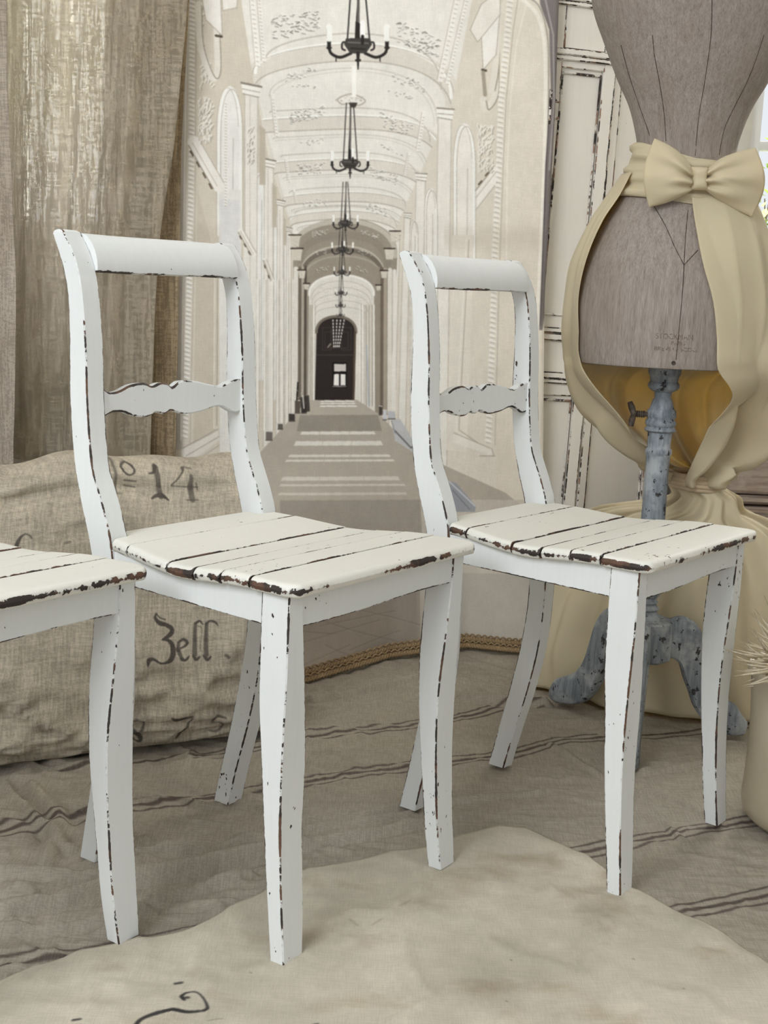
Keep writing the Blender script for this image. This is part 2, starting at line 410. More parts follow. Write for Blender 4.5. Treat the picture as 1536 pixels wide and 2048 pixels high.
# ------------------------------------------------------------------ printed canvas backdrop of a vaulted corridor
BY = 2.80
def bulge(x, z):
    b = float(np.interp(x, [-.75, -.3, -.156, .027, .2, .3, .45], [.30, .33, .345, .124, .016, .04, .05]))
    t = max(0, (.42 - z) / .42); return b * t * t
def bd_pt(px, py):
    d = ray(px, py); y = BY
    for _ in range(12):
        t = y / d[1]; x = d[0] * t; z = d[2] * t + CAM_H; y = .5 * y + .5 * (BY - bulge(x, max(0, z)))
    return (d[0] * y / d[1], d[2] * y / d[1] + CAM_H)
cv = Canvas(-.75, .43, -.08, 1.62, 1000, bd_pt, (224, 216, 201)); cv.pxk = 1000 * BY / F_PX
WALLC = (212, 199, 178); CREAM = (228, 221, 208); LIGHT = (240, 235, 226); LINE = (186, 174, 156); DK = (150, 138, 120)
VP = (672, 712)
def arc(L, A, R, n=28, p=.85):
    """arch from left spring over the crown to the right spring"""
    o = []
    for i in range(n + 1):
        th = math.pi * i / n; u = -math.cos(th); s = math.sin(th) ** p
        o.append(((L[0] + R[0]) / 2 + u * (R[0] - L[0]) / 2, (L[1] * (1 - u) + R[1] * (1 + u)) / 2 * (1 - s) + A * s))
    return o
R_ = random.Random(11)
def ornament(cx, cy, wd, ht, slope, n, dark=(96, 90, 80), rot=0):
    for i in range(n):
        x = cx + R_.uniform(-.5, .5) * wd; y = cy + (x - cx) * slope + R_.uniform(-.5, .5) * ht; l = R_.uniform(3, 8) * wd / 90; a = R_.uniform(-.7, .5) + rot
        cv.line([(x + 1, y - 1.6), (x + l * math.cos(a) + 1, y + l * math.sin(a) - 1.6)], 2.0 * wd / 90 + .6, (248, 244, 236), .7)
        cv.line([(x, y), (x + l * math.cos(a), y + l * math.sin(a))], 1.3 * wd / 90 + .5, dark, R_.uniform(.3, .8))
def bead(pts, wd, step, c1=LIGHT, c2=(168, 156, 138)):
    for i in range(len(pts) - 1):
        (x0, y0), (x1, y1) = pts[i], pts[i + 1]; L = math.hypot(x1 - x0, y1 - y0); n = max(1, int(L / step))
        for k in range(n):
            t = k / n; x = x0 + (x1 - x0) * t; y = y0 + (y1 - y0) * t
            cv.line([(x - wd * .3, y), (x + wd * .3, y + step * .35)], step * .55, c1, .9); cv.line([(x - wd * .3, y + step * .45), (x + wd * .35, y + step * .62)], 1.2, c2, .8)
# vault: stretches of plaster between ribs
cv.poly([(470, -80), (960, -80), (905, 200), (780, 480), (590, 480), (505, 150)], (232, 227, 216))
ribs = [((505, 150), 88, (908, 200)), ((520, 245), 232, (880, 300)), ((545, 330), 318, (850, 370)), ((565, 400), 385, (825, 425)), ((578, 440), 422, (805, 465))]
top = [((505, 40), -60, (965, 90))]
for L, A, R in ribs:
    k = (720 - A) / 640
    cv.curve(arc((L[0], L[1] + 14 * k), A + 16 * k, (R[0], R[1] + 14 * k)), 30 * k + 3, (222, 214, 200), 1, 2)
    cv.curve(arc((L[0] + 6 * k, L[1] - 4 * k), A - 2 * k, (R[0] - 6 * k, R[1] - 4 * k)), 4 * k + 1, (250, 247, 240), .9, 2)
    cv.curve(arc(L, A, R), 1.6, (184, 174, 158), .8, 2)
    cv.curve(arc((L[0] + 4, L[1] + 30 * k), A + 34 * k, (R[0] - 4, R[1] + 30 * k)), 2, (176, 165, 148), .75, 2)
    cv.curve(arc((L[0] + 26 * k, L[1] - 26 * k), A - 22 * k, (R[0] - 26 * k, R[1] - 22 * k)), 2 * k + .6, (192, 183, 168), .8, 2)
    cv.curve(arc((L[0] + 34 * k, L[1] + 44 * k), A + 48 * k, (R[0] - 34 * k, R[1] + 48 * k)), 1.5, (196, 187, 172), .8, 2)
    cv.curve(arc((L[0] + 40 * k, L[1] + 50 * k), A + 55 * k, (R[0] - 40 * k, R[1] + 55 * k)), 1.2, (206, 198, 184), .8, 2)
# panels' side mouldings that run up the vault
for (a, b, w_) in (((516, 128), (500, -60), 10), ((528, 120), (514, -60), 8), ((554, 270), (545, 190), 7), ((880, 160), (925, -50), 10), ((895, 165), (945, -50), 8), ((836, 300), (848, 225), 7), ((578, 362), (572, 318), 5), ((810, 350), (818, 305), 5), ((592, 405), (588, 380), 4)):
    cv.line([a, b], w_, (238, 233, 224)); cv.line([(a[0] - w_ * .6, a[1]), (b[0] - w_ * .6, b[1])], 1.2, LINE, .8); bead([a, b], w_ * .8, w_ * .9)
ornament(590, 48, 95, 42, -.18, 74); ornament(834, 80, 90, 44, .42, 74); ornament(600, 148, 60, 16, -.25, 26); ornament(815, 165, 62, 18, .38, 26)
ornament(612, 230, 70, 26, -.12, 50); ornament(790, 250, 66, 28, .38, 50); ornament(618, 337, 56, 20, -.1, 40); ornament(766, 352, 52, 20, .38, 40)
ornament(628, 407, 46, 14, -.1, 26); ornament(750, 418, 44, 14, .35, 26); ornament(622, 285, 46, 9, -.2, 16); ornament(784, 300, 46, 9, .35, 16); ornament(605, 172, 50, 8, .1, 12); ornament(800, 190, 50, 8, .2, 12)
# walls left and right of the corridor, receding bays
Lb = [(330, 470), (470, 520), (520, 556), (556, 580), (580, 596), (596, 606)]
cv.poly([(300, -80), (470, -80), (505, 150), (540, 330), (578, 440), (600, 520), (606, 905), (540, 905), (440, 1000), (300, 1060)], WALLC, 1, (216, 205, 186))
cv.poly([(960, -80), (1150, -80), (1120, 1300), (900, 1260), (805, 905), (752, 830), (760, 520), (800, 440), (850, 330), (905, 200)], (221, 210, 192), 1, (224, 214, 198))
def strip(xt, yt, xb, yb, wt, wb_, c, edge=True, al=1.0):
    cv.poly([(xt - wt / 2, yt), (xt + wt / 2, yt), (xb + wb_ / 2, yb), (xb - wb_ / 2, yb)], c, al)
    if edge:
        cv.line([(xt + wt / 2, yt), (xb + wb_ / 2, yb)], 1.3, LINE, .9); cv.line([(xt - wt / 2, yt), (xb - wb_ / 2, yb)], 1.3, (178, 166, 148), .7)
# left wall, nearest bay
strip(371, -60, 352, 900, 12, 24, (200, 190, 174)); cv.line([(366, -60), (350, 900)], 2, (160, 148, 130)); cv.line([(376, -60), (362, 880)], 2.5, (238, 232, 222))
bead([(385, -60), (384, 300), (378, 600), (370, 880)], 12, 9); cv.line([(393, -60), (391, 400), (380, 890)], 1.5, LINE)
cv.poly([(396, 380), (432, 520), (430, 860), (386, 905)], (206, 192, 170)); cv.line([(436, 520), (434, 850)], 2, (176, 162, 140)); cv.line([(430, 520), (428, 856)], 1.5, (238, 230, 216))
cv.poly([(362, 900), (436, 862), (440, 880), (372, 930)], (226, 218, 204)); cv.line([(366, 896), (436, 858)], 2, (176, 164, 146)); cv.line([(372, 912), (440, 872)], 2, (186, 176, 160)); cv.line([(376, 932), (442, 888)], 1.5, (180, 168, 150))
def arched(cx, ty, by, wd, lean=0, c=(232, 229, 222)):
    """blind arched window with a raised frame"""
    L = [(cx - wd / 2, by)] + [(cx + lean * .0 + wd / 2 * -math.cos(math.pi * i / 16), ty + wd * 2.4 - wd * 2.4 * math.sin(math.pi * i / 16) ** .8) for i in range(17)] + [(cx + wd / 2, by)]
    cv.poly(L, c, 1); cv.line(L, max(2, wd * .13), (240, 237, 230)); cv.line([(x + wd * .09, y + 3) for x, y in L], 1.2, (170, 158, 140), .8); cv.line([(x - wd * .1, y) for x, y in L[:-2]], 1.2, (184, 174, 158), .7)
    cv.line([(cx + wd * .16, ty + wd * 2.3), (cx + wd * .12, by)], 1.3, (176, 168, 156), .8)
arched(460, 176, 470, 44); arched(520, 345, 760, 24); arched(553, 430, 800, 14); arched(572, 480, 830, 9)
cv.poly([(438, 380), (482, 380), (486, 905), (440, 905)], (228, 224, 216)); cv.poly([(440, 400), (480, 400), (480, 560), (442, 560)], (214, 212, 210), .7)
bead([(452, 205), (452, 415)], 6, 6)
# piers between the bays with capitals and cornices
for (x, y0, wt, yb, wb_) in ((503, 168, 26, 905, 22), (538, 318, 18, 892, 18), (561, 400, 12, 868, 14), (578, 455, 9, 850, 12)):
    strip(x, y0, x - 2, yb, wt, wb_, (230, 224, 212)); cv.line([(x - wt * .1, y0 + 20), (x - wt * .1, yb)], 1.2, (200, 190, 174)); k = wt / 26
    cv.poly([(x - 20 * k, y0 - 4 * k), (x + 20 * k, y0 + 6 * k), (x + 16 * k, y0 + 26 * k), (x - 18 * k, y0 + 18 * k)], (240, 235, 225)); cv.line([(x - 20 * k, y0 - 2 * k), (x + 20 * k, y0 + 6 * k)], 3 * k + .6, (120, 108, 92), .85)
    cv.line([(x - 19 * k, y0 + 10 * k), (x + 17 * k, y0 + 17 * k)], 1.3, (168, 156, 138)); cv.line([(x - 17 * k, y0 + 20 * k), (x + 15 * k, y0 + 27 * k)], 1.3, (150, 138, 120))
for (x, y0, x1, y1) in ((525, 250, 12, 120), (549, 365, 9, 90), (569, 430, 6, 60)): cv.poly([(x - x1 / 2, y0), (x + x1 / 2, y0 + 10), (x + x1 / 2, y0 + y1), (x - x1 / 2, y0 + y1)], (196, 182, 160))
for x, wd in ((490, 6), (516, 5), (530, 4), (545, 4), (556, 3), (566, 3), (576, 2.5), (586, 2.5)):
    cv.line([(x, 560 if x > 510 else 480), (x - 1, 860)], wd, (238, 232, 221), .9); cv.line([(x + wd * .7, 560), (x + wd * .6, 860)], 1.3, (182, 169, 149), .9)
# diagonal cornices (pediments seen from below) and relief garlands
def cornice(p, q, wd, n):
    cv.line([p, q], wd, (236, 230, 219)); dx, dy = q[0] - p[0], q[1] - p[1]; L = math.hypot(dx, dy); nx, ny = -dy / L, dx / L
    for o, c in ((-.5, (182, 170, 152)), (.5, (150, 136, 116)), (.12, (196, 186, 168))): cv.line([(p[0] + nx * wd * o, p[1] + ny * wd * o), (q[0] + nx * wd * o, q[1] + ny * wd * o)], 1.5, c)
    for i in range(n):
        t = (i + .5) / n; cv.line([(p[0] + dx * t + nx * wd * .6, p[1] + dy * t + ny * wd * .6), (p[0] + dx * (t + .1) + nx * wd * .62, p[1] + dy * (t + .1) + ny * wd * .62)], 3.2, (96, 78, 58), .9)
cornice((388, 285), (438, 372), 24, 4); cornice((482, 462), (508, 508), 11, 3); cornice((530, 520), (545, 560), 7, 2)
cornice((995, 345), (940, 415), 24, 4); cornice((892, 482), (866, 512), 11, 3); cornice((1080, 285), (1020, 352), 3, 2)
for (cx, cy, wd, ht, n, sl) in ((410, 245, 26, 90, 90, 0), (412, 150, 24, 60, 30, 1.2), (970, 300, 28, 90, 90, 0), (500, 292, 14, 80, 36, 0), (885, 340, 14, 70, 36, 0), (400, 60, 14, 100, 30, 0)):
    for i in range(n):
        x = cx + R_.uniform(-.5, .5) * wd; y = cy + R_.uniform(-.5, .5) * ht; a = R_.uniform(-1.8, -.6)
        cv.line([(x, y), (x + 7 * math.cos(a), y + 7 * math.sin(a))], 3, (236, 230, 218), .9); cv.line([(x + 2, y + 1.5), (x + 2 + 6 * math.cos(a), y + 1.5 + 6 * math.sin(a))], 1.2, (140, 126, 106), .8)
for pts in ([(398, 10), (402, 90), (424, 152), (436, 140), (434, 60)], [(966, 200), (972, 218), (990, 190), (992, 130)], [(1000, 20), (992, 130), (984, 180)]):
    cv.curve(pts, 13, (228, 220, 206)); cv.curve([(x + 6, y + 2) for x, y in pts], 2, (150, 136, 116), .8)
for (p, c) in (([(398, -40), (440, -40), (445, 72), (412, 40)], (238, 232, 222)), ([(440, -60), (478, -60), (474, 16), (446, 22)], (234, 228, 217)), ([(962, 60), (1000, 20), (992, 110), (966, 140)], (240, 235, 226)), ([(940, 60), (962, 10), (1000, -20), (1000, 30), (955, 85)], (236, 229, 217))):
    cv.poly(p, c); cv.line(p + [p[0]], 1.4, (168, 155, 136), .8)
cv.line([(432, 72), (444, 74)], 4, (84, 72, 58)); cv.line([(964, 140), (972, 142)], 4, (90, 76, 62)); cv.line([(966, 145), (970, 190)], 7, (150, 134, 112), .7)
# right wall
for (x, y0, wt, yb, wb_) in ((890, 215, 26, 985, 30), (842, 345, 18, 900, 22), (815, 425, 12, 876, 15), (795, 470, 9, 862, 12)):
    strip(x, y0, x - 12, yb, wt, wb_, (232, 226, 214)); k = wt / 26
    cv.poly([(x - 18 * k, y0), (x + 18 * k, y0 + 4 * k), (x + 14 * k, y0 + 26 * k), (x - 16 * k, y0 + 22 * k)], (240, 236, 227)); cv.line([(x - 16 * k, y0 + 1), (x + 18 * k, y0 + 4 * k)], 2.2 * k + .6, (150, 137, 118)); cv.line([(x - 15 * k, y0 + 12 * k), (x + 16 * k, y0 + 15 * k)], 1.3, (160, 147, 128)); cv.line([(x - 15 * k, y0 + 20 * k), (x + 14 * k, y0 + 25 * k)], 1.3, (140, 127, 108))
arched(929, 250, 560, 38, c=(234, 228, 216)); arched(862, 378, 800, 22, c=(234, 228, 216)); arched(828, 440, 830, 14, c=(232, 226, 214))
cv.poly([(905, 470), (948, 470), (934, 905), (893, 900)], (228, 219, 204)); cv.line([(938, 480), (918, 860), (962, 890)], 1.6, (180, 166, 146)); cv.line([(932, 480), (912, 862)], 1.4, (240, 234, 222))
cv.poly([(908, 866), (965, 890), (984, 896), (984, 912), (905, 884)], (232, 225, 212)); cv.line([(908, 866), (984, 898), (988, 912)], 1.8, (186, 174, 156)); cv.line([(960, 912), (990, 912)], 1.5, (170, 158, 140))
cv.poly([(1002, 10), (1040, -60), (1110, -80), (1092, 60), (1086, 600), (1070, 1000), (990, 1000), (998, 560), (996, 260)], (227, 217, 200), 1, (223, 211, 192))
bead([(1022, -30), (1012, 100), (1002, 200), (998, 330), (990, 500), (984, 700), (976, 890)], 13, 10); cv.line([(1040, -30), (1026, 60), (1012, 200), (1006, 330), (998, 560), (990, 890)], 2, (196, 184, 166))
cv.line([(1052, 10), (1032, 90), (1020, 210), (1014, 330), (1012, 560)], 2, (240, 233, 221), .8)
cv.curve([(1020, -10), (1050, 4), (1078, 40), (1090, 120), (1088, 330), (1076, 600), (1062, 900)], 7, (240, 233, 220), .9); cv.curve([(1050, -8), (1078, 14), (1094, 70), (1097, 150), (1094, 330), (1082, 600)], 2, (150, 140, 128), .9)
cv.poly([(1070, -80), (1140, -80), (1140, 330), (1084, 660), (1078, 660), (1090, 330), (1101, 180), (1098, 60), (1080, 10)], (128, 118, 116)); cv.line([(1100, 180), (1092, 330), (1080, 650)], 2, (86, 78, 78)); cv.line([(1086, -20), (1106, 70), (1108, 200), (1098, 340)], 3, (170, 163, 162))  # shadowed gap beside the screen, painted as a dark right margin of the print
# slight shaded fold printed across the walls
for y in range(440, 505, 3):
    a_ = .10 * math.sin((y - 440) / 65 * math.pi); cv.line([(385, y), (440, y + 2)], 4, (150, 132, 110), a_); cv.line([(890, y), (1085, y + 8)], 4, (150, 132, 110), a_)
# the dim vault and columns further in
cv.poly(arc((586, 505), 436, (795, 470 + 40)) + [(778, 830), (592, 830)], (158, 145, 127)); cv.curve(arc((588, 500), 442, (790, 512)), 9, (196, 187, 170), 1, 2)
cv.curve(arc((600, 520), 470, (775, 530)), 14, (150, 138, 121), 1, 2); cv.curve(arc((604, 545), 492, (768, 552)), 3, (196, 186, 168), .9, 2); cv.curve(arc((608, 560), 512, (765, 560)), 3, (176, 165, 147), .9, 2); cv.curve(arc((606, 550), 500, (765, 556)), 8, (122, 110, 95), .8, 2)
ornament(637, 468, 34, 9, -.2, 22, (92, 82, 70)); ornament(738, 470, 34, 9, .3, 22, (92, 82, 70)); ornament(638, 507, 26, 8, -.2, 16, (80, 72, 60)); ornament(728, 508, 26, 8, .3, 16, (80, 72, 60)); ornament(643, 540, 24, 8, -.25, 16, (70, 60, 50)); ornament(722, 541, 24, 8, .3, 16, (70, 60, 50))
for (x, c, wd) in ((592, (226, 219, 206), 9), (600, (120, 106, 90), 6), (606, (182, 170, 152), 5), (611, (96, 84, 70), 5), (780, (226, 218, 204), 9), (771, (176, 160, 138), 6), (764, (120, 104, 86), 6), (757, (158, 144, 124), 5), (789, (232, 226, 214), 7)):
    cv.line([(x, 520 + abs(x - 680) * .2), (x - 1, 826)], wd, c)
for (x, y, wd) in ((594, 497, 22), (604, 540, 15), (613, 567, 11), (779, 497, 20), (768, 541, 14), (757, 570, 10), (590, 470, 22), (790, 462, 20)):
    cv.poly([(x - wd / 2, y), (x + wd / 2, y), (x + wd * .35, y + wd * 1.1), (x - wd * .35, y + wd * 1.1)], (214, 204, 186)); cv.line([(x - wd * .55, y), (x + wd * .55, y)], 2.4, (64, 50, 40)); ornament(x, y + wd * .8, wd * .8, wd * .6, 0, 10, (130, 116, 98))
cv.poly(arc((618, 590), 550, (748, 590)) + [(750, 830), (616, 830)], (226, 220, 207)); cv.curve(arc((618, 590), 550, (748, 590)), 4, (240, 235, 226), 1, 2)
for q in range(5): cv.curve(arc((622 + q * 2, 600 + q * 8), 562 + q * 13, (744 - q * 3, 600 + q * 8)), 1.2, (190, 180, 164), .7, 2)
ornament(650, 585, 26, 30, -.2, 30, (180, 168, 150)); ornament(710, 585, 26, 30, .2, 30, (180, 168, 150))
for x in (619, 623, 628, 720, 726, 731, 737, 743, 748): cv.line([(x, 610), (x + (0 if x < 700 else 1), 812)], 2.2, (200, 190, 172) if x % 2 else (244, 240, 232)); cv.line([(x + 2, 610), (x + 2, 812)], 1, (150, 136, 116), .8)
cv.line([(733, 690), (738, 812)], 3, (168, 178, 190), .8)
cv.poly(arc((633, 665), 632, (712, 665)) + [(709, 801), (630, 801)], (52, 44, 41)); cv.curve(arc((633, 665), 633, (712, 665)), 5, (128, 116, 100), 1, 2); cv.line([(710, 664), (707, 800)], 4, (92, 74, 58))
for (a, b, c, d) in ((645, 655, 662, 700), (683, 655, 702, 700), (650, 664, 696, 696)): cv.line([(a, b), (c, b), (c, d), (a, d), (a, b)], 1, (88, 78, 74), .8)
cv.line([(634, 710), (708, 710)], 1.5, (80, 70, 66)); cv.poly([(665, 725), (694, 725), (694, 776), (665, 776)], (28, 24, 24)); cv.poly([(668, 728), (692, 728), (692, 743), (668, 743)], (206, 196, 188)); cv.poly([(668, 748), (678, 748), (678, 771), (667, 771)], (240, 234, 226)); cv.poly([(681, 748), (691, 748), (691, 771), (681, 771)], (240, 234, 226)); cv.line([(666, 773), (692, 773)], 1.6, (190, 184, 180))
cv.line([(656, 694), (661, 688)], 3, (150, 134, 120))
# the printed floor
cv.poly([(614, 800), (714, 800), (760, 830), (830, 905), (1010, 985), (1130, 1080), (1130, 1420), (300, 1420), (300, 1060), (520, 905), (596, 822)], (188, 176, 158), 1, (172, 160, 144))
cv.poly([(560, 1160), (840, 1160), (840, 1420), (300, 1420), (300, 1160)], (146, 133, 121), .95, (172, 158, 142)); cv.poly([(840, 1000), (1130, 1000), (1130, 1420), (840, 1420)], (200, 190, 174), .9, (222, 212, 194)); cv.poly([(840, 1150), (1130, 1150), (1130, 1420), (840, 1420)], (172, 166, 156), .45)
for q in range(22): cv.line([(835 + q * 3, 1000), (835 + q * 3, 1420)], 5, (176, 163, 146), .3 * (1 - q / 22))
cv.poly([(600, 830), (756, 830), (764, 862), (594, 862)], (158, 147, 131))
for (y0, y1, xa, xb, c) in ((801, 803.5, 640, 711, (238, 233, 225)), (806, 808, 639, 713, (240, 235, 227)), (811, 813.5, 638, 716, (242, 238, 230)), (863, 869, 600, 752, (232, 225, 212)), (882, 891, 588, 766, (230, 223, 210)), (909, 914, 576, 782, (226, 218, 204)), (919, 923, 570, 790, (226, 218, 204)), (953, 961, 562, 800, (214, 205, 190)), (968, 972, 558, 812, (212, 203, 188)), (985, 990, 556, 815, (206, 197, 182)), (1041, 1046, 610, 840, (190, 180, 166))):
    cv.poly([(xa + 4, y0), (xb - 4, y0), (xb, y1), (xa, y1)], c)
for (y0, y1, x) in ((863, 869, 640), (882, 891, 646), (863, 869, 700), (882, 891, 704), (953, 972, 640), (953, 972, 728), (909, 923, 650), (909, 923, 700)): cv.line([(x, y0), (x - 2, y1)], 1, (190, 178, 160))
cv.poly([(560, 1000), (840, 1000), (850, 1150), (560, 1150)], (156, 145, 131), .8)
for (p, q) in (((604, 1262), (675, 1268)), ((640, 1252), (790, 1222)), ((604, 1225), (830, 1295)), ((604, 1285), (760, 1240)), ((608, 1330), (700, 1290)), ((700, 1215), (840, 1250)), ((800, 1262), (700, 1300)), ((650, 1290), (760, 1330))): cv.line([p, q], 1.6, (120, 108, 98), .55); cv.line([(p[0], p[1] + 2), (q[0], q[1] + 2)], 1.2, (176, 164, 150), .4)
# pedestals along the skirting
for (x0, y0, x1, y1, c) in ((532, 862, 545, 880, (118, 110, 100)), (556, 846, 566, 858, (104, 96, 86)), (578, 826, 590, 842, (72, 64, 58)), (590, 800, 600, 826, (96, 86, 76)), (603, 806, 613, 826, (40, 36, 34)), (758, 812, 764, 830, (80, 70, 64)), (776, 822, 790, 838, (190, 192, 198)), (766, 820, 773, 840, (206, 208, 214))):
    cv.poly([(x0, y0), (x1, y0 + 1), (x1, y1), (x0, y1)], c); cv.line([(x0, y0), (x1, y0 + 1)], 2, (214, 208, 196)); cv.line([(x0, y1), (x1, y1)], 2, (96, 88, 80))
cv.poly([(600, 795), (618, 790), (620, 822), (604, 826)], (60, 54, 50), .9); cv.line([(606, 792), (608, 816)], 3, (226, 220, 210), .8); cv.line([(596, 765), (594, 800)], 3, (40, 34, 30)); ornament(592, 790, 24, 20, 0, 16, (90, 80, 70))
cv.poly([(783, 840), (800, 838), (826, 880), (828, 906), (790, 882)], (196, 196, 198)); cv.line([(790, 862), (822, 896), (828, 892)], 3, (116, 114, 116)); cv.line([(783, 842), (790, 866)], 2, (150, 152, 160))
cv.poly([(896, 962), (912, 966), (952, 1012), (950, 1024), (912, 1024), (896, 985)], (152, 154, 162)); cv.line([(898, 963), (950, 1012)], 2.4, (206, 208, 214)); cv.line([(905, 980), (940, 1020)], 1.4, (112, 114, 122))
cv.line([(1100, 900), (1060, 1000)], 1, LINE, .4)
# chandeliers
def chandelier(cx, cy, s, up, candles=True):
    D = (48, 44, 42); M = (92, 86, 80)
    for a, b in ((-22, -20), (24, 18), (-6, 6)): cv.line([(cx + a * s, cy - 2 * s), (cx + b * s * .6, cy - up)], 2.4 * s + .3, D, .95)
    cv.line([(cx, cy - 4 * s), (cx + 1, cy - up)], 5 * s, M, .9); cv.poly([(cx - 5 * s, cy - 50 * s), (cx + 4 * s, cy - 46 * s), (cx + 6 * s, cy - 10 * s), (cx - 6 * s, cy - 10 * s)], D)
    for sg in (-1, 1):
        cv.curve([(cx + sg * 14 * s, cy + 14 * s), (cx + sg * 36 * s, cy + 22 * s), (cx + sg * 54 * s, cy + 14 * s), (cx + sg * 58 * s, cy)], 5 * s, D); cv.line([(cx + sg * 58 * s, cy + 4 * s), (cx + sg * 58 * s, cy - 12 * s)], 7 * s, D); cv.line([(cx + sg * 54 * s, cy + 3 * s), (cx + sg * 62 * s, cy + 3 * s)], 3 * s, D)
        if candles: cv.line([(cx + sg * 58 * s, cy - 15 * s), (cx + sg * 58 * s, cy - 38 * s)], 11 * s, (250, 248, 240), .95); cv.line([(cx + sg * (58 + 5) * s, cy - 15 * s), (cx + sg * 63 * s, cy - 36 * s)], 1, (190, 178, 160), .7)
        cv.curve([(cx + sg * 14 * s, cy - 4 * s), (cx + sg * 30 * s, cy - 8 * s), (cx + sg * 32 * s, cy + 4 * s), (cx + sg * 26 * s, cy + 8 * s)], 3 * s, D); cv.line([(cx + sg * 44 * s, cy + 20 * s), (cx + sg * 44 * s, cy + 30 * s)], 2 * s, D)
    cv.poly([(cx - 24 * s, cy - 16 * s), (cx + 24 * s, cy - 16 * s), (cx + 28 * s, cy - 4 * s), (cx + 16 * s, cy + 14 * s), (cx - 16 * s, cy + 14 * s), (cx - 28 * s, cy - 4 * s)], (70, 66, 62)); cv.line([(cx - 20 * s, cy - 8 * s), (cx + 20 * s, cy - 6 * s)], 2.5 * s, (120, 114, 106)); cv.line([(cx - 14 * s, cy + 4 * s), (cx + 14 * s, cy + 6 * s)], 3 * s, D)
    if candles: cv.line([(cx + 9 * s, cy - 20 * s), (cx + 9 * s, cy - 46 * s)], 10 * s, (252, 250, 244)); cv.line([(cx + 9 * s, cy - 6 * s), (cx + 9 * s, cy - 20 * s)], 6 * s, D)
    cv.line([(cx, cy + 14 * s), (cx, cy + 46 * s)], [7 * s, 2 * s], D); cv.line([(cx - 4 * s, cy + 28 * s), (cx + 4 * s, cy + 28 * s)], 4 * s, D)
cv.curve([(672, 200), (685, 192), (705, 188), (730, 200), (718, 210), (700, 206), (684, 208), (674, 200)], 2.5, (186, 176, 160)); ornament(702, 198, 44, 12, 0, 18, (110, 100, 88)); cv.line([(708, 135), (708, 190)], 8, (250, 246, 236), .9)
chandelier(681, 630, .13, 26, False); chandelier(681, 611, .16, 30, False); chandelier(682, 586, .20, 40); chandelier(684, 545, .27, 46); chandelier(685, 500, .36, 60); chandelier(691, 448, .42, 84); chandelier(700, 328, .62, 122); cv.poly([(697, 205), (715, 205), (711, 214), (702, 214)], (70, 64, 58)); chandelier(716, 92, 1.0, 150)
for i in range(9):
    y = 640 + i * 6.4; wd = 11 - i * .7
    for sg in (-1, -.3, .35, 1): cv.line([(677 + sg * wd - i * .5, y), (677 + sg * wd - i * .5, y + 2.6)], 2.4, (246, 242, 234), .95)
    cv.line([(677 - wd, y + 4), (677 + wd, y + 4)], 1, (30, 26, 24), .8)
cv.blur(2)
YY, XX = np.mgrid[0:cv.h, 0:cv.w]; cv.a *= (1 + .07 * (fbm(XX / 90., YY / 90., 3, 2)[..., None] - .45)) * (1 + .05 * (fbm(XX / 14., YY / 22., 3, 5)[..., None] - .45)) * (1 + .035 * (rng.rand(cv.h, cv.w, 1) - .5))
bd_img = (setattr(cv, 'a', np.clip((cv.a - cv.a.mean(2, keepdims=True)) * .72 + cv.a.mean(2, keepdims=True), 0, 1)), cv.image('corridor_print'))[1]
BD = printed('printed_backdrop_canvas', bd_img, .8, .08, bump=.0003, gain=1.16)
V = []; UV = []; nu, nv = 90, 110
xr0, xr1 = at(318, 500, BY).x, .335
def bd_right(z):  # right-hand edge of the cloth measured against the folding screen
    return float(np.interp(z, [0, .2, .45, .79, 1.2, 1.6], [.345, .350, .352, .333, .330, .318]))
for i in range(nu):
    for j in range(nv):
        z = 1.6 * j / (nv - 1); x = xr0 + (bd_right(z) - xr0) * i / (nu - 1)
        V.append((x, BY - bulge(x, z) + .004 * math.sin(x * 9 + z * 2) * sm(z / .4), max(z, .004))); UV.append(cv.uv(x, z))
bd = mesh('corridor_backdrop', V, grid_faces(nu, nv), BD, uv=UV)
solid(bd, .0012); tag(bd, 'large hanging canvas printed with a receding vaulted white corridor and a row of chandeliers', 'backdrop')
# braid along its lower hem
BRAID = linen('tan_braid', (150, 126, 94), (176, 152, 118), 1.5, .5)
def braid(name, off, zz, label, seed):
    lst = []
    for k in range(3):
        p = []
        for i in range(420):
            x = -.30 + .64 * i / 419; y = BY - bulge(x, 0) - off; ph = i * .52 + k * 2.094
            p.append((x, y - .0042 * math.sin(ph), zz + .0035 * math.cos(ph * 2) + .003))
        lst.append(tube_vf(p, .0034, 5))
    sc = []
    for i in range(420):
        x = -.30 + .64 * i / 419; sc.append((x, BY - bulge(x, 0) - off - .002, zz + .009 + .005 * abs(math.sin(i * .35))))
    lst.append(tube_vf(sc, .002, 5))
    V, F = join_vf(lst); o = mesh(name, V, F, BRAID); tag(o, label, 'braid'); return o
braid('braid_trim', .012, .017, 'upper tan lace braid sewn along the hem of the corridor backdrop', 1)
braid('braid_trim', .030, .006, 'lower tan lace braid lying on the floor cloth edge, below the other braid', 2)
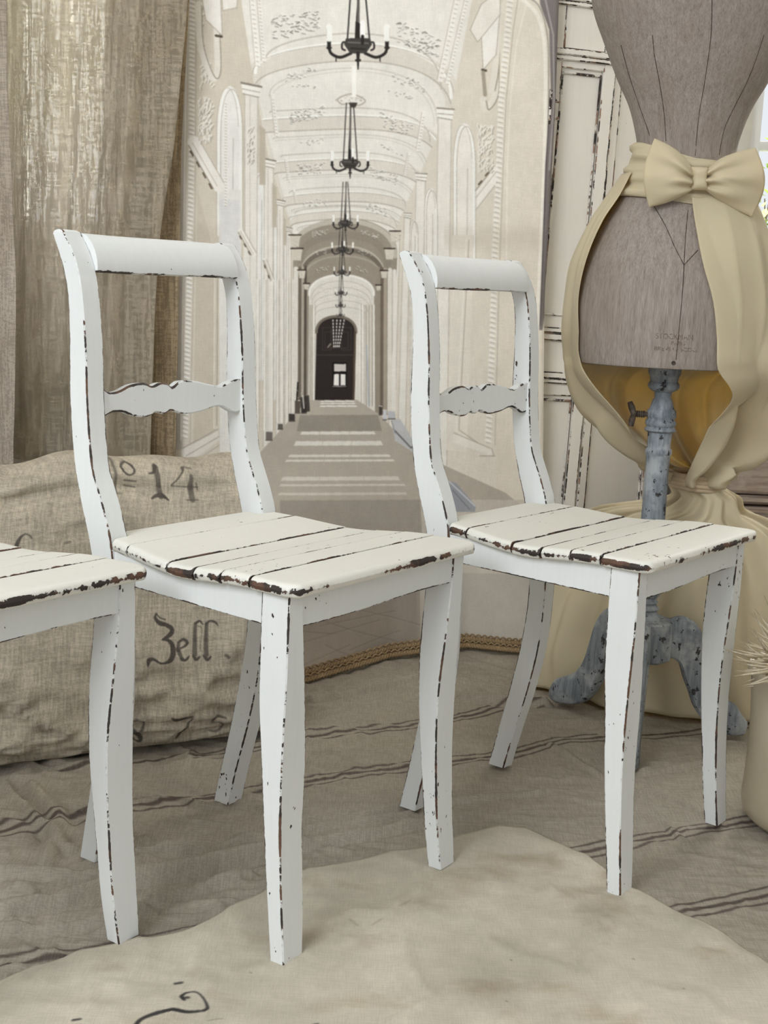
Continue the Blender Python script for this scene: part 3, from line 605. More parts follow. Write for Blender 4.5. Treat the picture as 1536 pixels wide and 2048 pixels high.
# ------------------------------------------------------------------ linen curtains at the left
CURT = linen('sheer_linen', (202, 193, 178), (188, 178, 160), .5, .9, transl=.5, transp=.45, blotch=9, bump=.0015, tcol=(240, 232, 216), slub=True)
CURT2 = linen('brown_linen', (176, 158, 130), (160, 142, 114), .5, .6, transl=.12, slub=True)
CURT3 = linen('rosy_linen', (192, 180, 166), (176, 162, 146), .6, .5, transl=.1, slub=True)
def curtain(name, xl, xr, Y, zb, zt, folds, amp, mat, label, seed, hem=None):
    V = []; nu, nv = 150, 110
    for i in range(nu):
        for j in range(nv):
            u = i / (nu - 1); z = zb + (zt - zb) * j / (nv - 1); a = xl(z); b = xr(z); x = a + (b - a) * u
            y = Y + sum(am * math.sin(2 * math.pi * (fr * u + ph) + .5 * math.sin(z * 2.3 + ph * 9)) for fr, am, ph in folds)
            y += amp * (float(fbm(u * 22 + seed, z * 9, 3, seed)) - .5)
            V.append((x, y, z))
    o = mesh(name, V, grid_faces(nu, nv), mat); solid(o, .001); tag(o, label, 'curtain'); return o
pin = lambda pts, Y: (lambda q: (lambda z: crom([p.z for p in q], [p.x for p in q], z)))([at(a, b, Y) for a, b in pts])
curtain('linen_curtain', lambda z: -.90, pin([(374, -60), (372, 0), (356, 180), (343, 300), (322, 430), (310, 560), (302, 760), (296, 930)], 2.68), 2.70, .40, 2.5,
    [(2.1, .014, .1), (4.6, .010, .35), (9, .004, .7)], .012, CURT, 'large sheer linen curtain with window light glowing through its upper part', 1)
curtain('linen_curtain', lambda z: -.62, pin([(380, -60), (378, 0), (362, 300), (358, 500), (350, 905)], 2.76), 2.77, .36, 2.5, [(3.3, .005, .4)], .008, CURT2, 'narrow brown linen curtain showing between the sheer curtain and the printed backdrop', 3)
curtain('linen_curtain', lambda z: -1.25, pin([(6, -60), (8, 0), (10, 200), (24, 500), (26, 650), (20, 905)], 2.55), 2.60, .30, 2.5, [(2.2, .03, .52)], .012, CURT3, 'rosy linen curtain edge at the far left of the view', 5)

# ------------------------------------------------------------------ floor cloths
ov_px = [(0, 1965), (60, 1940), (130, 1915), (160, 1900), (240, 1885), (385, 1855), (440, 1830), (500, 1800), (560, 1765), (620, 1740), (700, 1722), (860, 1690), (940, 1665), (1000, 1650), (1050, 1655), (1080, 1668), (1170, 1710), (1250, 1770), (1340, 1815), (1440, 1865), (1536, 1930)]
ov = [gr(*p) for p in ov_px]; ov = [Vector((-.62, 1.16, 0))] + ov + [Vector((.62, 1.18, 0))]
ovx = np.array([p.x for p in ov]); ovy = np.array([p.y for p in ov])
ridges = [([(0, 1818), (130, 1795), (260, 1752), (400, 1728), (520, 1700)], .009, .018), ([(0, 1745), (200, 1750), (330, 1735), (560, 1690), (850, 1640)], .006, .016), ([(60, 1570), (120, 1640), (90, 1720)], .008, .02), ([(10, 1560), (30, 1600), (140, 1690)], .005, .015),
    ([(240, 1700), (420, 1690), (600, 1650), (820, 1620)], .004, .012), ([(250, 1830), (340, 1780), (500, 1740)], .005, .014), ([(640, 1640), (830, 1600), (1080, 1575)], .003, .012), ([(1290, 1575), (1370, 1600), (1440, 1640)], .003, .01), ([(1280, 1540), (1390, 1520), (1480, 1510)], .004, .012),
    ([(1100, 1480), (1300, 1600), (1380, 1690)], .0025, .01), ([(930, 1390), (1030, 1400), (1090, 1400)], .008, .02), ([(0, 1860), (120, 1850), (300, 1815)], .005, .014), ([(620, 1400), (800, 1360), (900, 1345)], .006, .014), ([(610, 1430), (760, 1400), (880, 1370)], .004, .012)]
def cloth_h(x, y):
    x = np.asarray(x, float); y = np.asarray(y, float)
    n = fbm(x * 9, y * 13, 4, 1) - .45
    rn = (1 - np.abs(2 * fbm(x * 8 + 4, y * 15 + 2, 3, 3) - .9)) ** 6
    left = np.clip((.25 - x) / .5, .25, 1)
    h = .008 * n + .012 * rn * left + .0035 * (1 - np.abs(2 * fbm(x * 20 + 4, y * 34 + 2, 3, 5) - .9)) ** 7 * (.4 + left)
    for pts, a, wd in ridges:
        q = [gr(*p) for p in pts]
        D = np.full(x.shape, 9.)
        for i in range(len(q) - 1):
            dx, dy = q[i+1].x - q[i].x, q[i+1].y - q[i].y; L = dx*dx + dy*dy; t = np.clip(((x - q[i].x) * dx + (y - q[i].y) * dy) / L, 0, 1)
            D = np.minimum(D, np.hypot(x - q[i].x - t * dx, y - q[i].y - t * dy))
        h = h + 1.7 * a * np.exp(-(D / (.62 * wd)) ** 2) - .7 * a * np.exp(-((D - wd) / (.5 * wd)) ** 2)
    h = h + np.where(y > 2.25, .003 * np.abs(np.sin((x + y) * 42)) ** .5 * np.abs(np.sin((x - y) * 42)) ** .5, 0) * np.clip((y - 2.25) / .15, 0, 1)
    inside = np.clip((np.interp(x, ovx, ovy) - y) / .03 + 1, 0, 1)
    h = np.clip(h, -.006, .02) - .003
    return h * (1 - .8 * inside) - .006
fc = Canvas(-1.3, 1.7, .9, 3.0, 700, lambda a, b: tuple(gr(a, b))[:2], (157, 149, 136)); fc.pxk = 700
YY, XX = np.mgrid[0:fc.h, 0:fc.w]; st = fbm(XX / 110., YY / 110., 4, 2)[..., None]; fc.a *= (1 + .14 * (st - .45)); st = fbm(XX / 30. + 9, YY / 30., 3, 5)[..., None]; fc.a *= (1 + .07 * (st - .45))
def trio(pts, sp=.0165, ws=(.0045, .0075, .0045), keep=(-1, 0, 1), dens=12):
    G = [gr(*p) for p in pts]; q = []
    for i in range(len(G) - 1):
        for k in range(dens): q.append(G[i].lerp(G[i + 1], k / dens))
    q.append(G[-1])
    P = []
    for i, p in enumerate(q):
        t = (q[min(i + 3, len(q) - 1)] - q[max(i - 3, 0)]).normalized(); P.append((p, Vector((-t.y, t.x, 0))))
    mp, fc.mp = fc.mp, (lambda a, b: (a, b))
    for s, wd in zip((-1, 0, 1), ws):
        if s not in keep: continue
        L = [(p.x + n.x * (s * sp + .004 * (float(vnoise(p.x * 11, s * 1.3 + p.y * 11, 4)) - .5)), p.y + n.y * (s * sp + .004 * (float(vnoise(p.x * 11, s * 1.3 + p.y * 11, 4)) - .5))) for p, n in P]
        fc.line(L, wd, (92, 82, 76), .85, soft=1.2)
    fc.mp = mp
trio([(-200, 1690), (0, 1655), (80, 1642), (165, 1628), (240, 1612), (330, 1600), (445, 1583), (600, 1556), (795, 1530), (860, 1520), (968, 1508), (1013, 1502), (1050, 1492), (1105, 1476), (1202, 1468)])
trio([(1202, 1468), (1283, 1463), (1405, 1452), (1536, 1440)], keep=(-1, 0))
trio([(380, 1510), (470, 1495), (520, 1486), (600, 1470), (700, 1458), (815, 1444), (926, 1426), (960, 1418), (1000, 1408), (1080, 1400)])
trio([(100, 1535), (240, 1522), (420, 1500)], keep=(0,))
trio([(1080, 1714), (1140, 1702), (1200, 1688), (1300, 1668), (1400, 1648), (1480, 1636), (1536, 1628)])
trio([(1290, 1836), (1330, 1822), (1375, 1815), (1410, 1808), (1470, 1795), (1536, 1778), (1600, 1762)])
trio([(-100, 1950), (0, 1930), (110, 1912), (240, 1890), (385, 1852), (500, 1830)], keep=(0, 1))
fc.blur(1)
LIN_F = printed('striped_grain_sack_linen', fc.image('grain_sack_stripes'), .6, .3, .95, .0008)
gx = np.linspace(-1.25, 1.65, 560); gy = np.linspace(1.0, 2.88, 440); GX, GY = np.meshgrid(gx, gy, indexing='ij'); H = cloth_h(GX, GY)
fl = mesh('floor_cloth', np.stack([GX, GY, H], -1).reshape(-1, 3), grid_faces(560, 440), LIN_F, uv=np.stack([(GX + 1.3) / 3, (GY - .9) / 2.1], -1).reshape(-1, 2))
tag(fl, 'creased taupe linen grain sack cloth with dark triple stripes covering the floor', 'cloth')

oc = Canvas(-.7, .7, .5, 1.85, 900, lambda a, b: tuple(gr(a, b))[:2], (194, 186, 170)); oc.pxk = 900 * 1.25 / F_PX
YY, XX = np.mgrid[0:oc.h, 0:oc.w]; st = fbm(XX / 130., YY / 130., 4, 2)[..., None]; oc.a *= (1 + .26 * (st - .45)); st = fbm(XX / 24., YY / 24., 3, 6)[..., None]; oc.a *= (1 + .10 * (st - .45)); st = np.clip(fbm(XX / 60. + 5, YY / 44., 4, 1)[..., None] - .56, 0, 1); oc.a *= (1 - .5 * st * np.array([.8, 1, 1.3]))
INK = (62, 60, 58)
oc.curve([(368, 2003), (363, 1996), (373, 1989), (392, 1988), (407, 1998), (415, 2014), (408, 2020)], [7, 8, 4, 3, 4, 6, 7], INK, .9, soft=1.4)
oc.curve([(408, 2020), (375, 2024), (345, 2024), (310, 2030), (284, 2040), (272, 2052), (268, 2070)], [6, 10, 13, 11, 9, 10, 12], INK, .75, soft=1.6)
oc.line([(351, 1967), (363, 1966)], 9, INK, .85, soft=2); oc.line([(368, 1999), (376, 1998)], 9, INK, .85, soft=1.6); oc.line([(146, 2047), (160, 2045)], 7, INK, .85); oc.line([(626, 2049), (636, 2047)], 5, INK, .8)
oc.curve([(415, 2041), (432, 2037), (445, 2036)], 2, (120, 112, 100), .6); 
for pts in ([(700, 1840), (715, 1850)], [(745, 1850), (765, 1840)], [(820, 1800), (800, 1812)]): oc.line(pts, 6, (128, 116, 96), .35, soft=3)
for (x, y) in ((1021, 1918), (1265, 1916), (1012, 2000), (1366, 1978), (500, 1945)): oc.line([(x, y), (x + 3, y + 2)], 2.5, (90, 78, 60), .8)
for (x, y, r) in ((640, 1965, 40), (990, 1880, 60), (1000, 1990, 50)): oc.line([(x, y), (x + 10, y)], r, (158, 146, 118), .12, soft=20)
oc.blur(1)
LIN_O = printed('plain_canvas_with_ink', oc.image('inked_canvas'), .7, .16, .95, .0005)
V = []; UV = []; nu, nv = 260, 150
xs = np.linspace(-.62, .62, nu)
for x in xs:
    yt = float(np.interp(x, ovx, ovy)) + .002 * math.sin(x * 60)
    for j in range(nv):
        t = j / (nv - 1); y = .62 + (yt - .62) * t; V.append([x, y, 0]); UV.append(oc.uv(x, y))
V = np.array(V); hh = cloth_h(V[:, 0], V[:, 1]); top = np.interp(V[:, 0], ovx, ovy)
V[:, 2] = hh + .0035 + .004 * (1 - np.abs(2 * fbm(V[:, 0] * 9 + 2, V[:, 1] * 7, 3, 3) - .9)) ** 8 + .0055 * np.clip(fbm(V[:, 0] * 10, V[:, 1] * 8, 3, 6) - .35, 0, 1) + .003 * np.exp(-((top - V[:, 1] - .03) / .025) ** 2)
oco = mesh('canvas_cloth', V, grid_faces(nu, nv), LIN_O, uv=UV); solid(oco, .0012, 1); tag(oco, 'plain pale canvas cloth in the foreground with a black ink flourish', 'cloth')

# ------------------------------------------------------------------ stuffed grain sack
sb0, sb1 = Vector((-1.05, 1.675, 0)), Vector((-.135, 2.155, 0)); sdir = (sb1 - sb0).normalized(); snor = Vector((sdir.y, -sdir.x, 0)); SL = (sb1 - sb0).length; SH = .475; LEAN = .13
def sk_mp(px, py):   # onto the leaning front face of the sack: along, up
    up = Vector((0, 0, SH)) - snor * LEAN; n = sdir.cross(up).normalized(); d = Vector(ray(px, py)); o = Vector((0, 0, CAM_H)); base = sb0 + snor * .02
    t = (base - o).dot(n) / d.dot(n); q = o + d * t - base; return (q.dot(sdir), q.dot(up.normalized()))
sc_ = Canvas(-.05, 1.15, -.1, .65, 1100, sk_mp, (184, 174, 157)); sc_.pxk = 1100 * 2.1 / F_PX
YY, XX = np.mgrid[0:sc_.h, 0:sc_.w]; st = fbm(XX / 60., YY / 60., 4, 3)[..., None]; sc_.a *= (1 + .16 * (st - .45)); st = vnoise(XX / 2.2, YY / 26., 1)[..., None]; sc_.a *= (1 + .12 * (st - .5)); st = vnoise(XX / 26., YY / 2.2, 5)[..., None]; sc_.a *= (1 + .12 * (st - .5))
K = (92, 87, 80)
c = sc_.curve; l = sc_.line
l([(241, 922), (240, 1000)], 6, K, .6, 2); l([(226, 923), (252, 922)], 3, K, .6); l([(236, 1002), (250, 1001)], 3, K, .5); l([(228, 922), (208, 998)], 3, K, .35); l([(206, 920), (206, 998)], 3, K, .5)
c([(268, 936), (258, 942), (256, 952), (262, 961), (272, 962), (280, 954), (279, 943), (268, 936)], [3, 4, 5, 4, 3, 4, 5, 3], K, .6)
l([(257, 974), (281, 974)], 3.5, K, .7); l([(258, 985), (280, 986)], 3, K, .7)
c([(308, 956), (318, 953), (324, 944)], [2, 5, 8], K, .75); l([(324, 946), (327, 978), (329, 998)], [12, 10, 12], K, .78, 2); c([(310, 1004), (322, 998), (330, 996), (338, 1000), (344, 1005)], [3, 6, 9, 6, 3], K, .78)
c([(398, 944), (382, 943), (376, 946)], 2.5, K, .45); c([(382, 944), (366, 962), (352, 976)], [4, 3, 3], K, .6); l([(352, 977), (405, 980)], 3, K, .65); l([(392, 958), (390, 980), (391, 1003)], [8, 13, 12], K, .72, 2); l([(380, 1004), (402, 1004)], 3, K, .6); l([(402, 972), (404, 985)], 3, K, .6)
c([(52, 1064), (42, 1070), (34, 1084), (31, 1100)], [2, 5, 8, 8], K, .6); c([(52, 1064), (60, 1068), (64, 1074)], 3, K, .35); l([(128, 1091), (140, 1090)], 4, K, .5)
# the word in blackletter
c([(311, 1228), (309, 1238), (318, 1247), (330, 1250), (343, 1258), (342, 1268), (330, 1276), (322, 1279)], [2, 6, 9, 8, 9, 10, 7, 3], K, .85)
c([(322, 1279), (335, 1281), (344, 1290), (345, 1305), (336, 1318), (318, 1324), (303, 1317), (293, 1320), (291, 1331)], [3, 6, 10, 11, 8, 4, 5, 8, 3], K, .85); c([(311, 1228), (318, 1236), (330, 1240)], 2.5, K, .7)
l([(358, 1286), (356, 1300), (360, 1314)], [6, 9, 8], K, .8, 1.6); c([(357, 1286), (368, 1280), (375, 1286), (370, 1293), (360, 1298)], [4, 6, 6, 4, 3], K, .75); c([(360, 1316), (368, 1318), (376, 1311)], [7, 5, 3], K, .75)
l([(392, 1248), (390, 1280), (388, 1308)], [7, 9, 10], K, .8, 1.6); c([(392, 1248), (400, 1243), (407, 1250)], [5, 4, 2], K, .75); c([(384, 1310), (390, 1317), (398, 1312)], [4, 7, 3], K, .8)
l([(414, 1248), (412, 1280), (411, 1308)], [7, 9, 10], K, .8, 1.6); c([(412, 1250), (420, 1243), (430, 1245), (436, 1252)], [5, 4, 5, 2], K, .75); c([(405, 1310), (413, 1318), (420, 1312)], [4, 7, 3], K, .8); c([(396, 1252), (404, 1260), (400, 1300)], 2, K, .4)
l([(449, 1309), (453, 1313)], 7, K, .7, 2)
c([(258, 1447), (256, 1458), (268, 1465), (284, 1478), (286, 1490), (276, 1487), (262, 1474)], [4, 8, 9, 9, 6, 3, 3], K, .55, soft=2); c([(258, 1447), (272, 1440), (288, 1446), (288, 1458), (272, 1470), (256, 1480), (252, 1492)], [3, 3, 3, 4, 4, 4, 3], K, .5, soft=2)
c([(338, 1432), (350, 1438), (366, 1434), (384, 1431)], [3, 8, 7, 3], K, .55, soft=2); c([(384, 1432), (374, 1450), (362, 1466), (356, 1480)], [3, 5, 7, 6], K, .5, soft=2)
c([(450, 1434), (432, 1431), (424, 1444)], [3, 6, 3], K, .5, soft=2); c([(424, 1446), (440, 1444), (448, 1456), (436, 1466), (420, 1464)], [3, 4, 6, 4, 3], K, .35, soft=2)
c([(188, 1440), (186, 1462), (184, 1488)], [6, 8, 7], K, .45, soft=2)
sc_.blur(1)
SACK = printed('stencilled_sack_linen', sc_.image('sack_stencils'), .45, .35, .97, .0012)
V = []; UV = []; nu, nv = 150, 120
for i in range(nu):
    u = i / (nu - 1); s = u * SL; e = min(1, (1 - u) * SL / .07) if u > .5 else 1; e = math.sqrt(max(0, 1 - (1 - e) ** 2))
    htop = SH + .008 * math.sin(s * 9 + 1) + .006 * math.sin(s * 21)
    for j in range(nv):
        a = 2 * math.pi * j / nv; ca, sa = math.cos(a), math.sin(a)
        ex = .42
        dep = math.copysign(abs(ca) ** ex, ca) * .095 * (.25 + .75 * e); zz = math.copysign(abs(sa) ** .55, sa)
        if abs(ca) < .999: dep *= 1 - .35 * max(0, zz) ** 3
        v = .5 + .5 * zz; q = 1 - (1 - e) * .12
        z = htop * (.5 + (v - .5) * q)
        front = max(0, ca)
        wr = (1 - abs(2 * float(fbm(s * 7 + v * 3, v * 13 - s * 3, 3, 2)) - .9)) ** 5 * (.014 + .030 * max(0, .62 - v)) + .018 * (float(fbm(s * 6, v * 6, 3, 4)) - .45)
        wr += .012 * math.exp(-((v - .25 - .1 * math.sin(s * 5)) / .035) ** 2) * sm(1.2 - s * .8) + .014 * math.exp(-((v - .955) / .03) ** 2) - .014 * math.exp(-((v - .9) / .02) ** 2) * (1 if s < .8 else .3)
        p = sb0 + sdir * (s - .012 * (1 - e)) + snor * (dep - .075 - LEAN * v + wr * front) + Vector((0, 0, z)) 
        if v > .97: p.z += .004 * math.sin(s * 40)
        V.append(p); UV.append(sc_.uv(s, v * math.hypot(SH, LEAN)))
F = grid_faces(nu, nv, close_v=True); F.append(tuple(range(nv))); F.append(tuple((nu - 1) * nv + k for k in range(nv)))
sk = recalc(mesh('grain_sack', V, F, SACK, uv=UV)); tag(sk, 'large stuffed linen grain sack with faded black numbers and a blackletter word', 'sack')

# ------------------------------------------------------------------ chairs
HS = .46
hw = lambda d: crom([-.19, -.13, -.05, .05, .13, .19], [.148, .160, .174, .184, .188, .190], d)
dish = lambda d, x: -.009 * math.exp(-((d + .02) / .085) ** 2)
bk_z = [0, .07, .139, .22, .30, .38, .458, .4955, .52, .545, .586, .6374, .678, .719, .767, .793, .819, .8416]
bk_f = [-.190, -.174, -.156, -.141, -.1365, -.139, -.1474, -.160, -.171, -.1816, -.188, -.1928, -.1945, -.1977, -.204, -.210, -.221, -.238]
bk_b = [-.2205, -.205, -.190, -.175, -.168, -.174, -.190, -.2025, -.2095, -.216, -.222, -.2265, -.227, -.2275, -.231, -.238, -.249, -.2605]
def make_chair(loc, yaw, label, sx=1.0):
    t = thing('wooden_chair', (loc[0], loc[1], 0), label, 'chair', 'chippy white wooden chairs', yaw); t.scale = (sx, 1, 1)
    R = random.Random(4)
    P = lambda x, d, z: (x, -d, z)
    # rear posts, floor to crest
    for s in (-1, 1):
        secs = []; n = 64
        for i in range(n + 1):
            z = .8416 * i / n; f = crom(bk_z, bk_f, z); b = crom(bk_z, bk_b, z)
            xo = float(np.interp(z, [0, .38, .47, .8416], [.145, .156, .158, .157])); xi = float(np.interp(z, [0, .38, .47, .8416], [.114, .125, .129, .128]))
            secs.append([P(s * xi, f, z), P(s * xo, f, z), P(s * xo, b, z), P(s * xi, b, z)])
        for k, (dz, q) in enumerate(((.003, .9), (.005, .6), (.0058, .25))):
            f, b = bk_f[-1], bk_b[-1]; m = (f + b) / 2 - .002; f2 = m + (f - m) * q; b2 = m + (b - m) * q; z = .8416 + dz
            secs.append([P(s * (.1285 + .001 * k), f2, z), P(s * (.1565 - .001 * k), f2, z), P(s * (.1565 - .001 * k), b2, z), P(s * (.1285 + .001 * k), b2, z)])
        V, F, E = rect_loft(secs, .0014); recalc(mesh('rear_post', V, F, WHITE, t, edge=E, smooth=35))
    # sabre front legs
    lz = [0, .06, .15, .25, .34, .43]
    for s in (-1, 1):
        secs = []
        for i in range(41):
            z = .444 * i / 40; f = crom([0, .08, .17, .262, .352, .4485], [.1815, .1745, .1690, .1690, .1712, .1715], z); b = crom([0, .07, .163, .254, .313, .403, .44], [.160, .1525, .143, .1355, .1305, .1295, .1295], z)
            xi = crom([0, .06, .154, .247, .342, .41, .444], [.146, .141, .139, .137, .1455, .152, .153], z); xo = .178 + .002 * (1 - z / .44)
            secs.append([P(s * xi, f, z), P(s * xo, f, z), P(s * xo, b, z), P(s * xi, b, z)])
        V, F, E = rect_loft(secs, .0014); recalc(mesh('front_leg', V, F, WHITE, t, edge=E, smooth=35))
    # aprons
    secs = [[P(x, .1685, .4045 + .002 * math.sin(x * 18)), P(x, .1685, .446), P(x, .150, .446), P(x, .150, .4045)] for x in np.linspace(-.1545, .1545, 13)]
    V, F, E = rect_loft(secs, .0012); recalc(mesh('front_apron', V, F, WHITE, t, edge=E, smooth=35))
    for s in (-1, 1):
        secs = []
        for i in range(17):
            d = -.150 + .281 * i / 16; xo = np.interp(d, [-.15, .131], [.1525, .175]); zt = .446 + dish(d, 0)
            secs.append([P(s * xo, d, .4035), P(s * xo, d, zt), P(s * (xo - .018), d, zt), P(s * (xo - .018), d, .4035)])
        V, F, E = rect_loft(secs, .0012); recalc(mesh('side_apron', V, F, WHITE, t, edge=E, smooth=35))
    secs = [[P(x, -.150, .408), P(x, -.150, .444), P(x, -.166, .444), P(x, -.166, .408)] for x in np.linspace(-.128, .128, 9)]
    V, F, E = rect_loft(secs, .002); recalc(mesh('back_apron', V, F, WHITE, t, edge=E, smooth=35))
    # seat boards
    cuts = [-.172, -.111, -.026, .024, .071, .118, .190]; r = .0085
    for k in range(6):
        d0, d1 = cuts[k] + (.0011 if k else 0), cuts[k + 1] - (.0011 if k < 5 else 0); front = k == 5
        es = [0, .0012, .003, .0055, .0085, .014, .03]
        dd = [d0 + e for e in (0, .0012, .005, .012)] + list(np.linspace(d0 + .02, d1 - .025, 5)) + ([d1 - e for e in (.018, .0085, .0055, .003, .0012, 0)] if front else [d1 - e for e in (.012, .005, .0012, 0)])
        def half(d):
            h_ = hw(d)
            if front and d > .190 - .022: h_ -= .022 - math.sqrt(max(0, .022 ** 2 - (d - .168) ** 2))
            if k == 0 and d < -.145: h_ = min(h_, .1275)   # notched between the rear posts
            return h_
        ss = [('l', e) for e in es] + [('m', q) for q in np.linspace(-.72, .72, 11)] + [('r', e) for e in reversed(es)]
        T = []; B = []; ET = []
        for kind, q in ss:
            for j, d in enumerate(dd):
                h_ = half(d); x = -h_ + q if kind == 'l' else h_ - q if kind == 'r' else q * h_
                e = min(h_ - abs(x), (d1 - d) if front else 9); e = max(0, e)
                th = math.sqrt(max(0, r * r - (r - min(e, r)) ** 2))
                eg = min(d - d0, d1 - d) if not front else d - d0
                zz = .4525 + dish(d, x) + .0006 * math.sin(k * 2.1); tb = .0012 if eg < .0006 else 0
                T.append(P(x, d, zz + th - tb)); B.append(P(x, d, zz - min(th, .0075) + tb)); ET.append(max(0, min(e * 1.0, eg) - .0004) if e > .0085 or True else 0)
        nd = len(dd); ns = len(ss); V = T + B; E = ET + ET; F = []; N = ns * nd
        for f in grid_faces(ns, nd): F.append(f); F.append(tuple(N + i for i in reversed(f)))
        for i in range(ns - 1):
            a, b = i * nd, (i + 1) * nd; F.append((a, b, N + b, N + a)); a += nd - 1; b += nd - 1; F.append((b, a, N + a, N + b))
        for j in range(nd - 1):
            a, b = j, j + 1; F.append((b, a, N + a, N + b)); a += (ns - 1) * nd; b += (ns - 1) * nd; F.append((a, b, N + b, N + a))
        recalc(mesh('seat_board', V, F, WHITE_SEAT, t, edge=E, smooth=40))
    # rolled top rail
    prof = [(-.208, .7975), (-.2075, .803), (-.2085, .812), (-.2125, .823), (-.219, .833), (-.228, .841), (-.238, .8445), (-.248, .8445), (-.256, .840), (-.252, .833), (-.243, .824), (-.232, .812), (-.226, .802), (-.222, .797), (-.215, .7955)]
    pe = [0, .003, .009, .014, .018, .012, .006, .003, 0, .006, .01, .01, .005, 0, 0]
    V = []; E = []; nx = 15
    for i in range(nx):
        x = -.1285 + .257 * i / (nx - 1)
        for (d, z), e in zip(prof, pe): V.append(P(x, d, z + .0008 * math.sin(x * 20))); E.append(e)
    F = grid_faces(nx, len(prof), close_v=True); F.append(tuple(range(len(prof)))); F.append(tuple((nx - 1) * len(prof) + q for q in range(len(prof))))
    recalc(mesh('top_rail', V, F, WHITE, t, edge=E, smooth=50))
    # scalloped splat rail
    tx = [-.1285, -.1171, -.0991, -.0794, -.0535, -.0387, -.0269, -.0118, -.0025, .0127, .0379, .0703, .0902, .1068, .1203, .1285]; tz = [.6484, .6420, .6432, .650, .6522, .6475, .6512, .6508, .6452, .6525, .6525, .6465, .6435, .6492, .6525, .6525]
    bx = [-.1285, -.11, -.0904, -.0761, -.0558, -.041, -.0322, -.0171, -.0049, .0074, .0231, .055, .0844, .1013, .115, .1285]; bz = [.6085, .615, .6141, .6091, .6057, .6073, .6113, .6079, .6122, .6090, .6058, .6085, .6145, .6107, .6045, .6045]
    secs = []
    for i in range(85):
        x = -.1285 + .257 * i / 84; a = crom(tx, tz, x); b = crom(bx, bz, x); bow = -.004 * math.cos(x * 12)
        secs.append([P(x, -.197 + bow, b), P(x, -.197 + bow, a), P(x, -.212 + bow, a - .001), P(x, -.212 + bow, b + .001)])
    V, F, E = rect_loft(secs, .0022); recalc(mesh('back_splat', V, F, WHITE, t, edge=E, smooth=35))
    return t
ch1 = make_chair((-.13449, 1.61135), math.radians(54.172), 'white distressed wooden chair in the middle, in front of the large grain sack', 1.02)
def copy_thing(src, loc, rz, label, sx):
    r = src.copy(); COL.objects.link(r); r.location = (loc[0], loc[1], 0); r.rotation_euler = (0, 0, rz); r.scale = (sx, 1, 1); r['label'] = label
    for c_ in list(src.children):
        k = c_.copy(); COL.objects.link(k); k.parent = r
    return r
copy_thing(ch1, (.30328, 1.81784), math.radians(52.05), 'white distressed wooden chair at the right, in front of the dress form stand', .965)
copy_thing(ch1, (-.528, 1.374), math.radians(55), 'white distressed wooden chair cut off at the left edge, only seat corner and leg visible', 1.0)
# ------------------------------------------------------------------ narrow panelled folding screen
SCREEN = distressed('chippy_cream_paint', paint=(240, 235, 226), wood=(140, 108, 90), amount=.9, wood2=(170, 140, 120), specks=.06)
YS = 2.875
pR = at(1229, 150, YS); pB = at(1146, 1020, YS); lean = math.atan2(pR.x - pB.x, pR.z - pB.z)
def zpx(py): return at(1165, py, YS).z
def leaf(root, ox, oy, yaw, W, parts_prefix=''):
    e = bpy.data.objects.new('screen_leaf', None); COL.objects.link(e); e.parent = root; e.location = (ox, oy, 0); e.rotation_euler = (0, lean, yaw)
    B = lambda n, u0, u1, z0, z1, d0, d1: board(n, u0, u1, d0, d1, z0, z1, SCREEN, e, .002)
    B('stile', 0, .024, 0, zpx(-68), -.012, .012); B('stile', W - .028, W, 0, zpx(-68), -.012, .012)
    a, b = .0242, W - .0282
    B('rail', a, b, zpx(140), zpx(100), -.010, .010); B('rail', a, b, zpx(745), zpx(640), -.010, .010); B('rail', a, b, 0.001, .06, -.010, .010); B('rail', a, b, zpx(790), zpx(745), -.010, .010); B('rail', a, b, zpx(100), zpx(-60), -.010, .010)
    B('panel', a, b, zpx(640), zpx(140), -.003, .003); B('panel', a, b, .06, zpx(790), -.003, .003)
    for z0, z1, d in ((126, 116, .018), (116, 104, .023), (666, 655, .017), (681, 667, .021), (766, 757, .018), (756, 743, .023), (18, 9, .018), (8, -2, .022)):
        B('moulding', .0, W, zpx(z0), zpx(z1), -d, -.0101)
    # raised beads round the panels
    for z0, z1 in ((zpx(632), zpx(147)), (.07, zpx(797))):
        B('panel_bead', a + .002, a + .006, z0, z1, -.009, -.0031); B('panel_bead', b - .006, b - .002, z0, z1, -.009, -.0031)
        B('panel_bead', a + .0062, b - .0062, z1 - .005, z1, -.009, -.0031); B('panel_bead', a + .0062, b - .0062, z0, z0 + .005, -.009, -.0031)
    return e
W_A = .148; ya = math.radians(12)
base_x = pR.x - math.tan(lean) * pR.z
scr = thing('folding_screen', (base_x, YS, 0), 'tall narrow cream painted folding screen with recessed panels and worn edges beside the backdrop', 'screen')
leaf(scr, -W_A * math.cos(ya), -W_A * math.sin(ya), ya, W_A)
yb = math.radians(38)
leaf(scr, .003, .002, yb, .25)
hg = at(1100, 215, 2.80)
V, F = join_vf([tube_vf([(0, 0, -.035), (0, 0, .035)], .005, 10), tube_vf([(-.006, 0, .018), (.022, .03, .018)], .004, 8), tube_vf([(-.006, 0, -.018), (.022, .03, -.018)], .004, 8)])
mesh('hinge', [Vector(v) + hg - scr.location for v in V], F, SCREEN, scr)

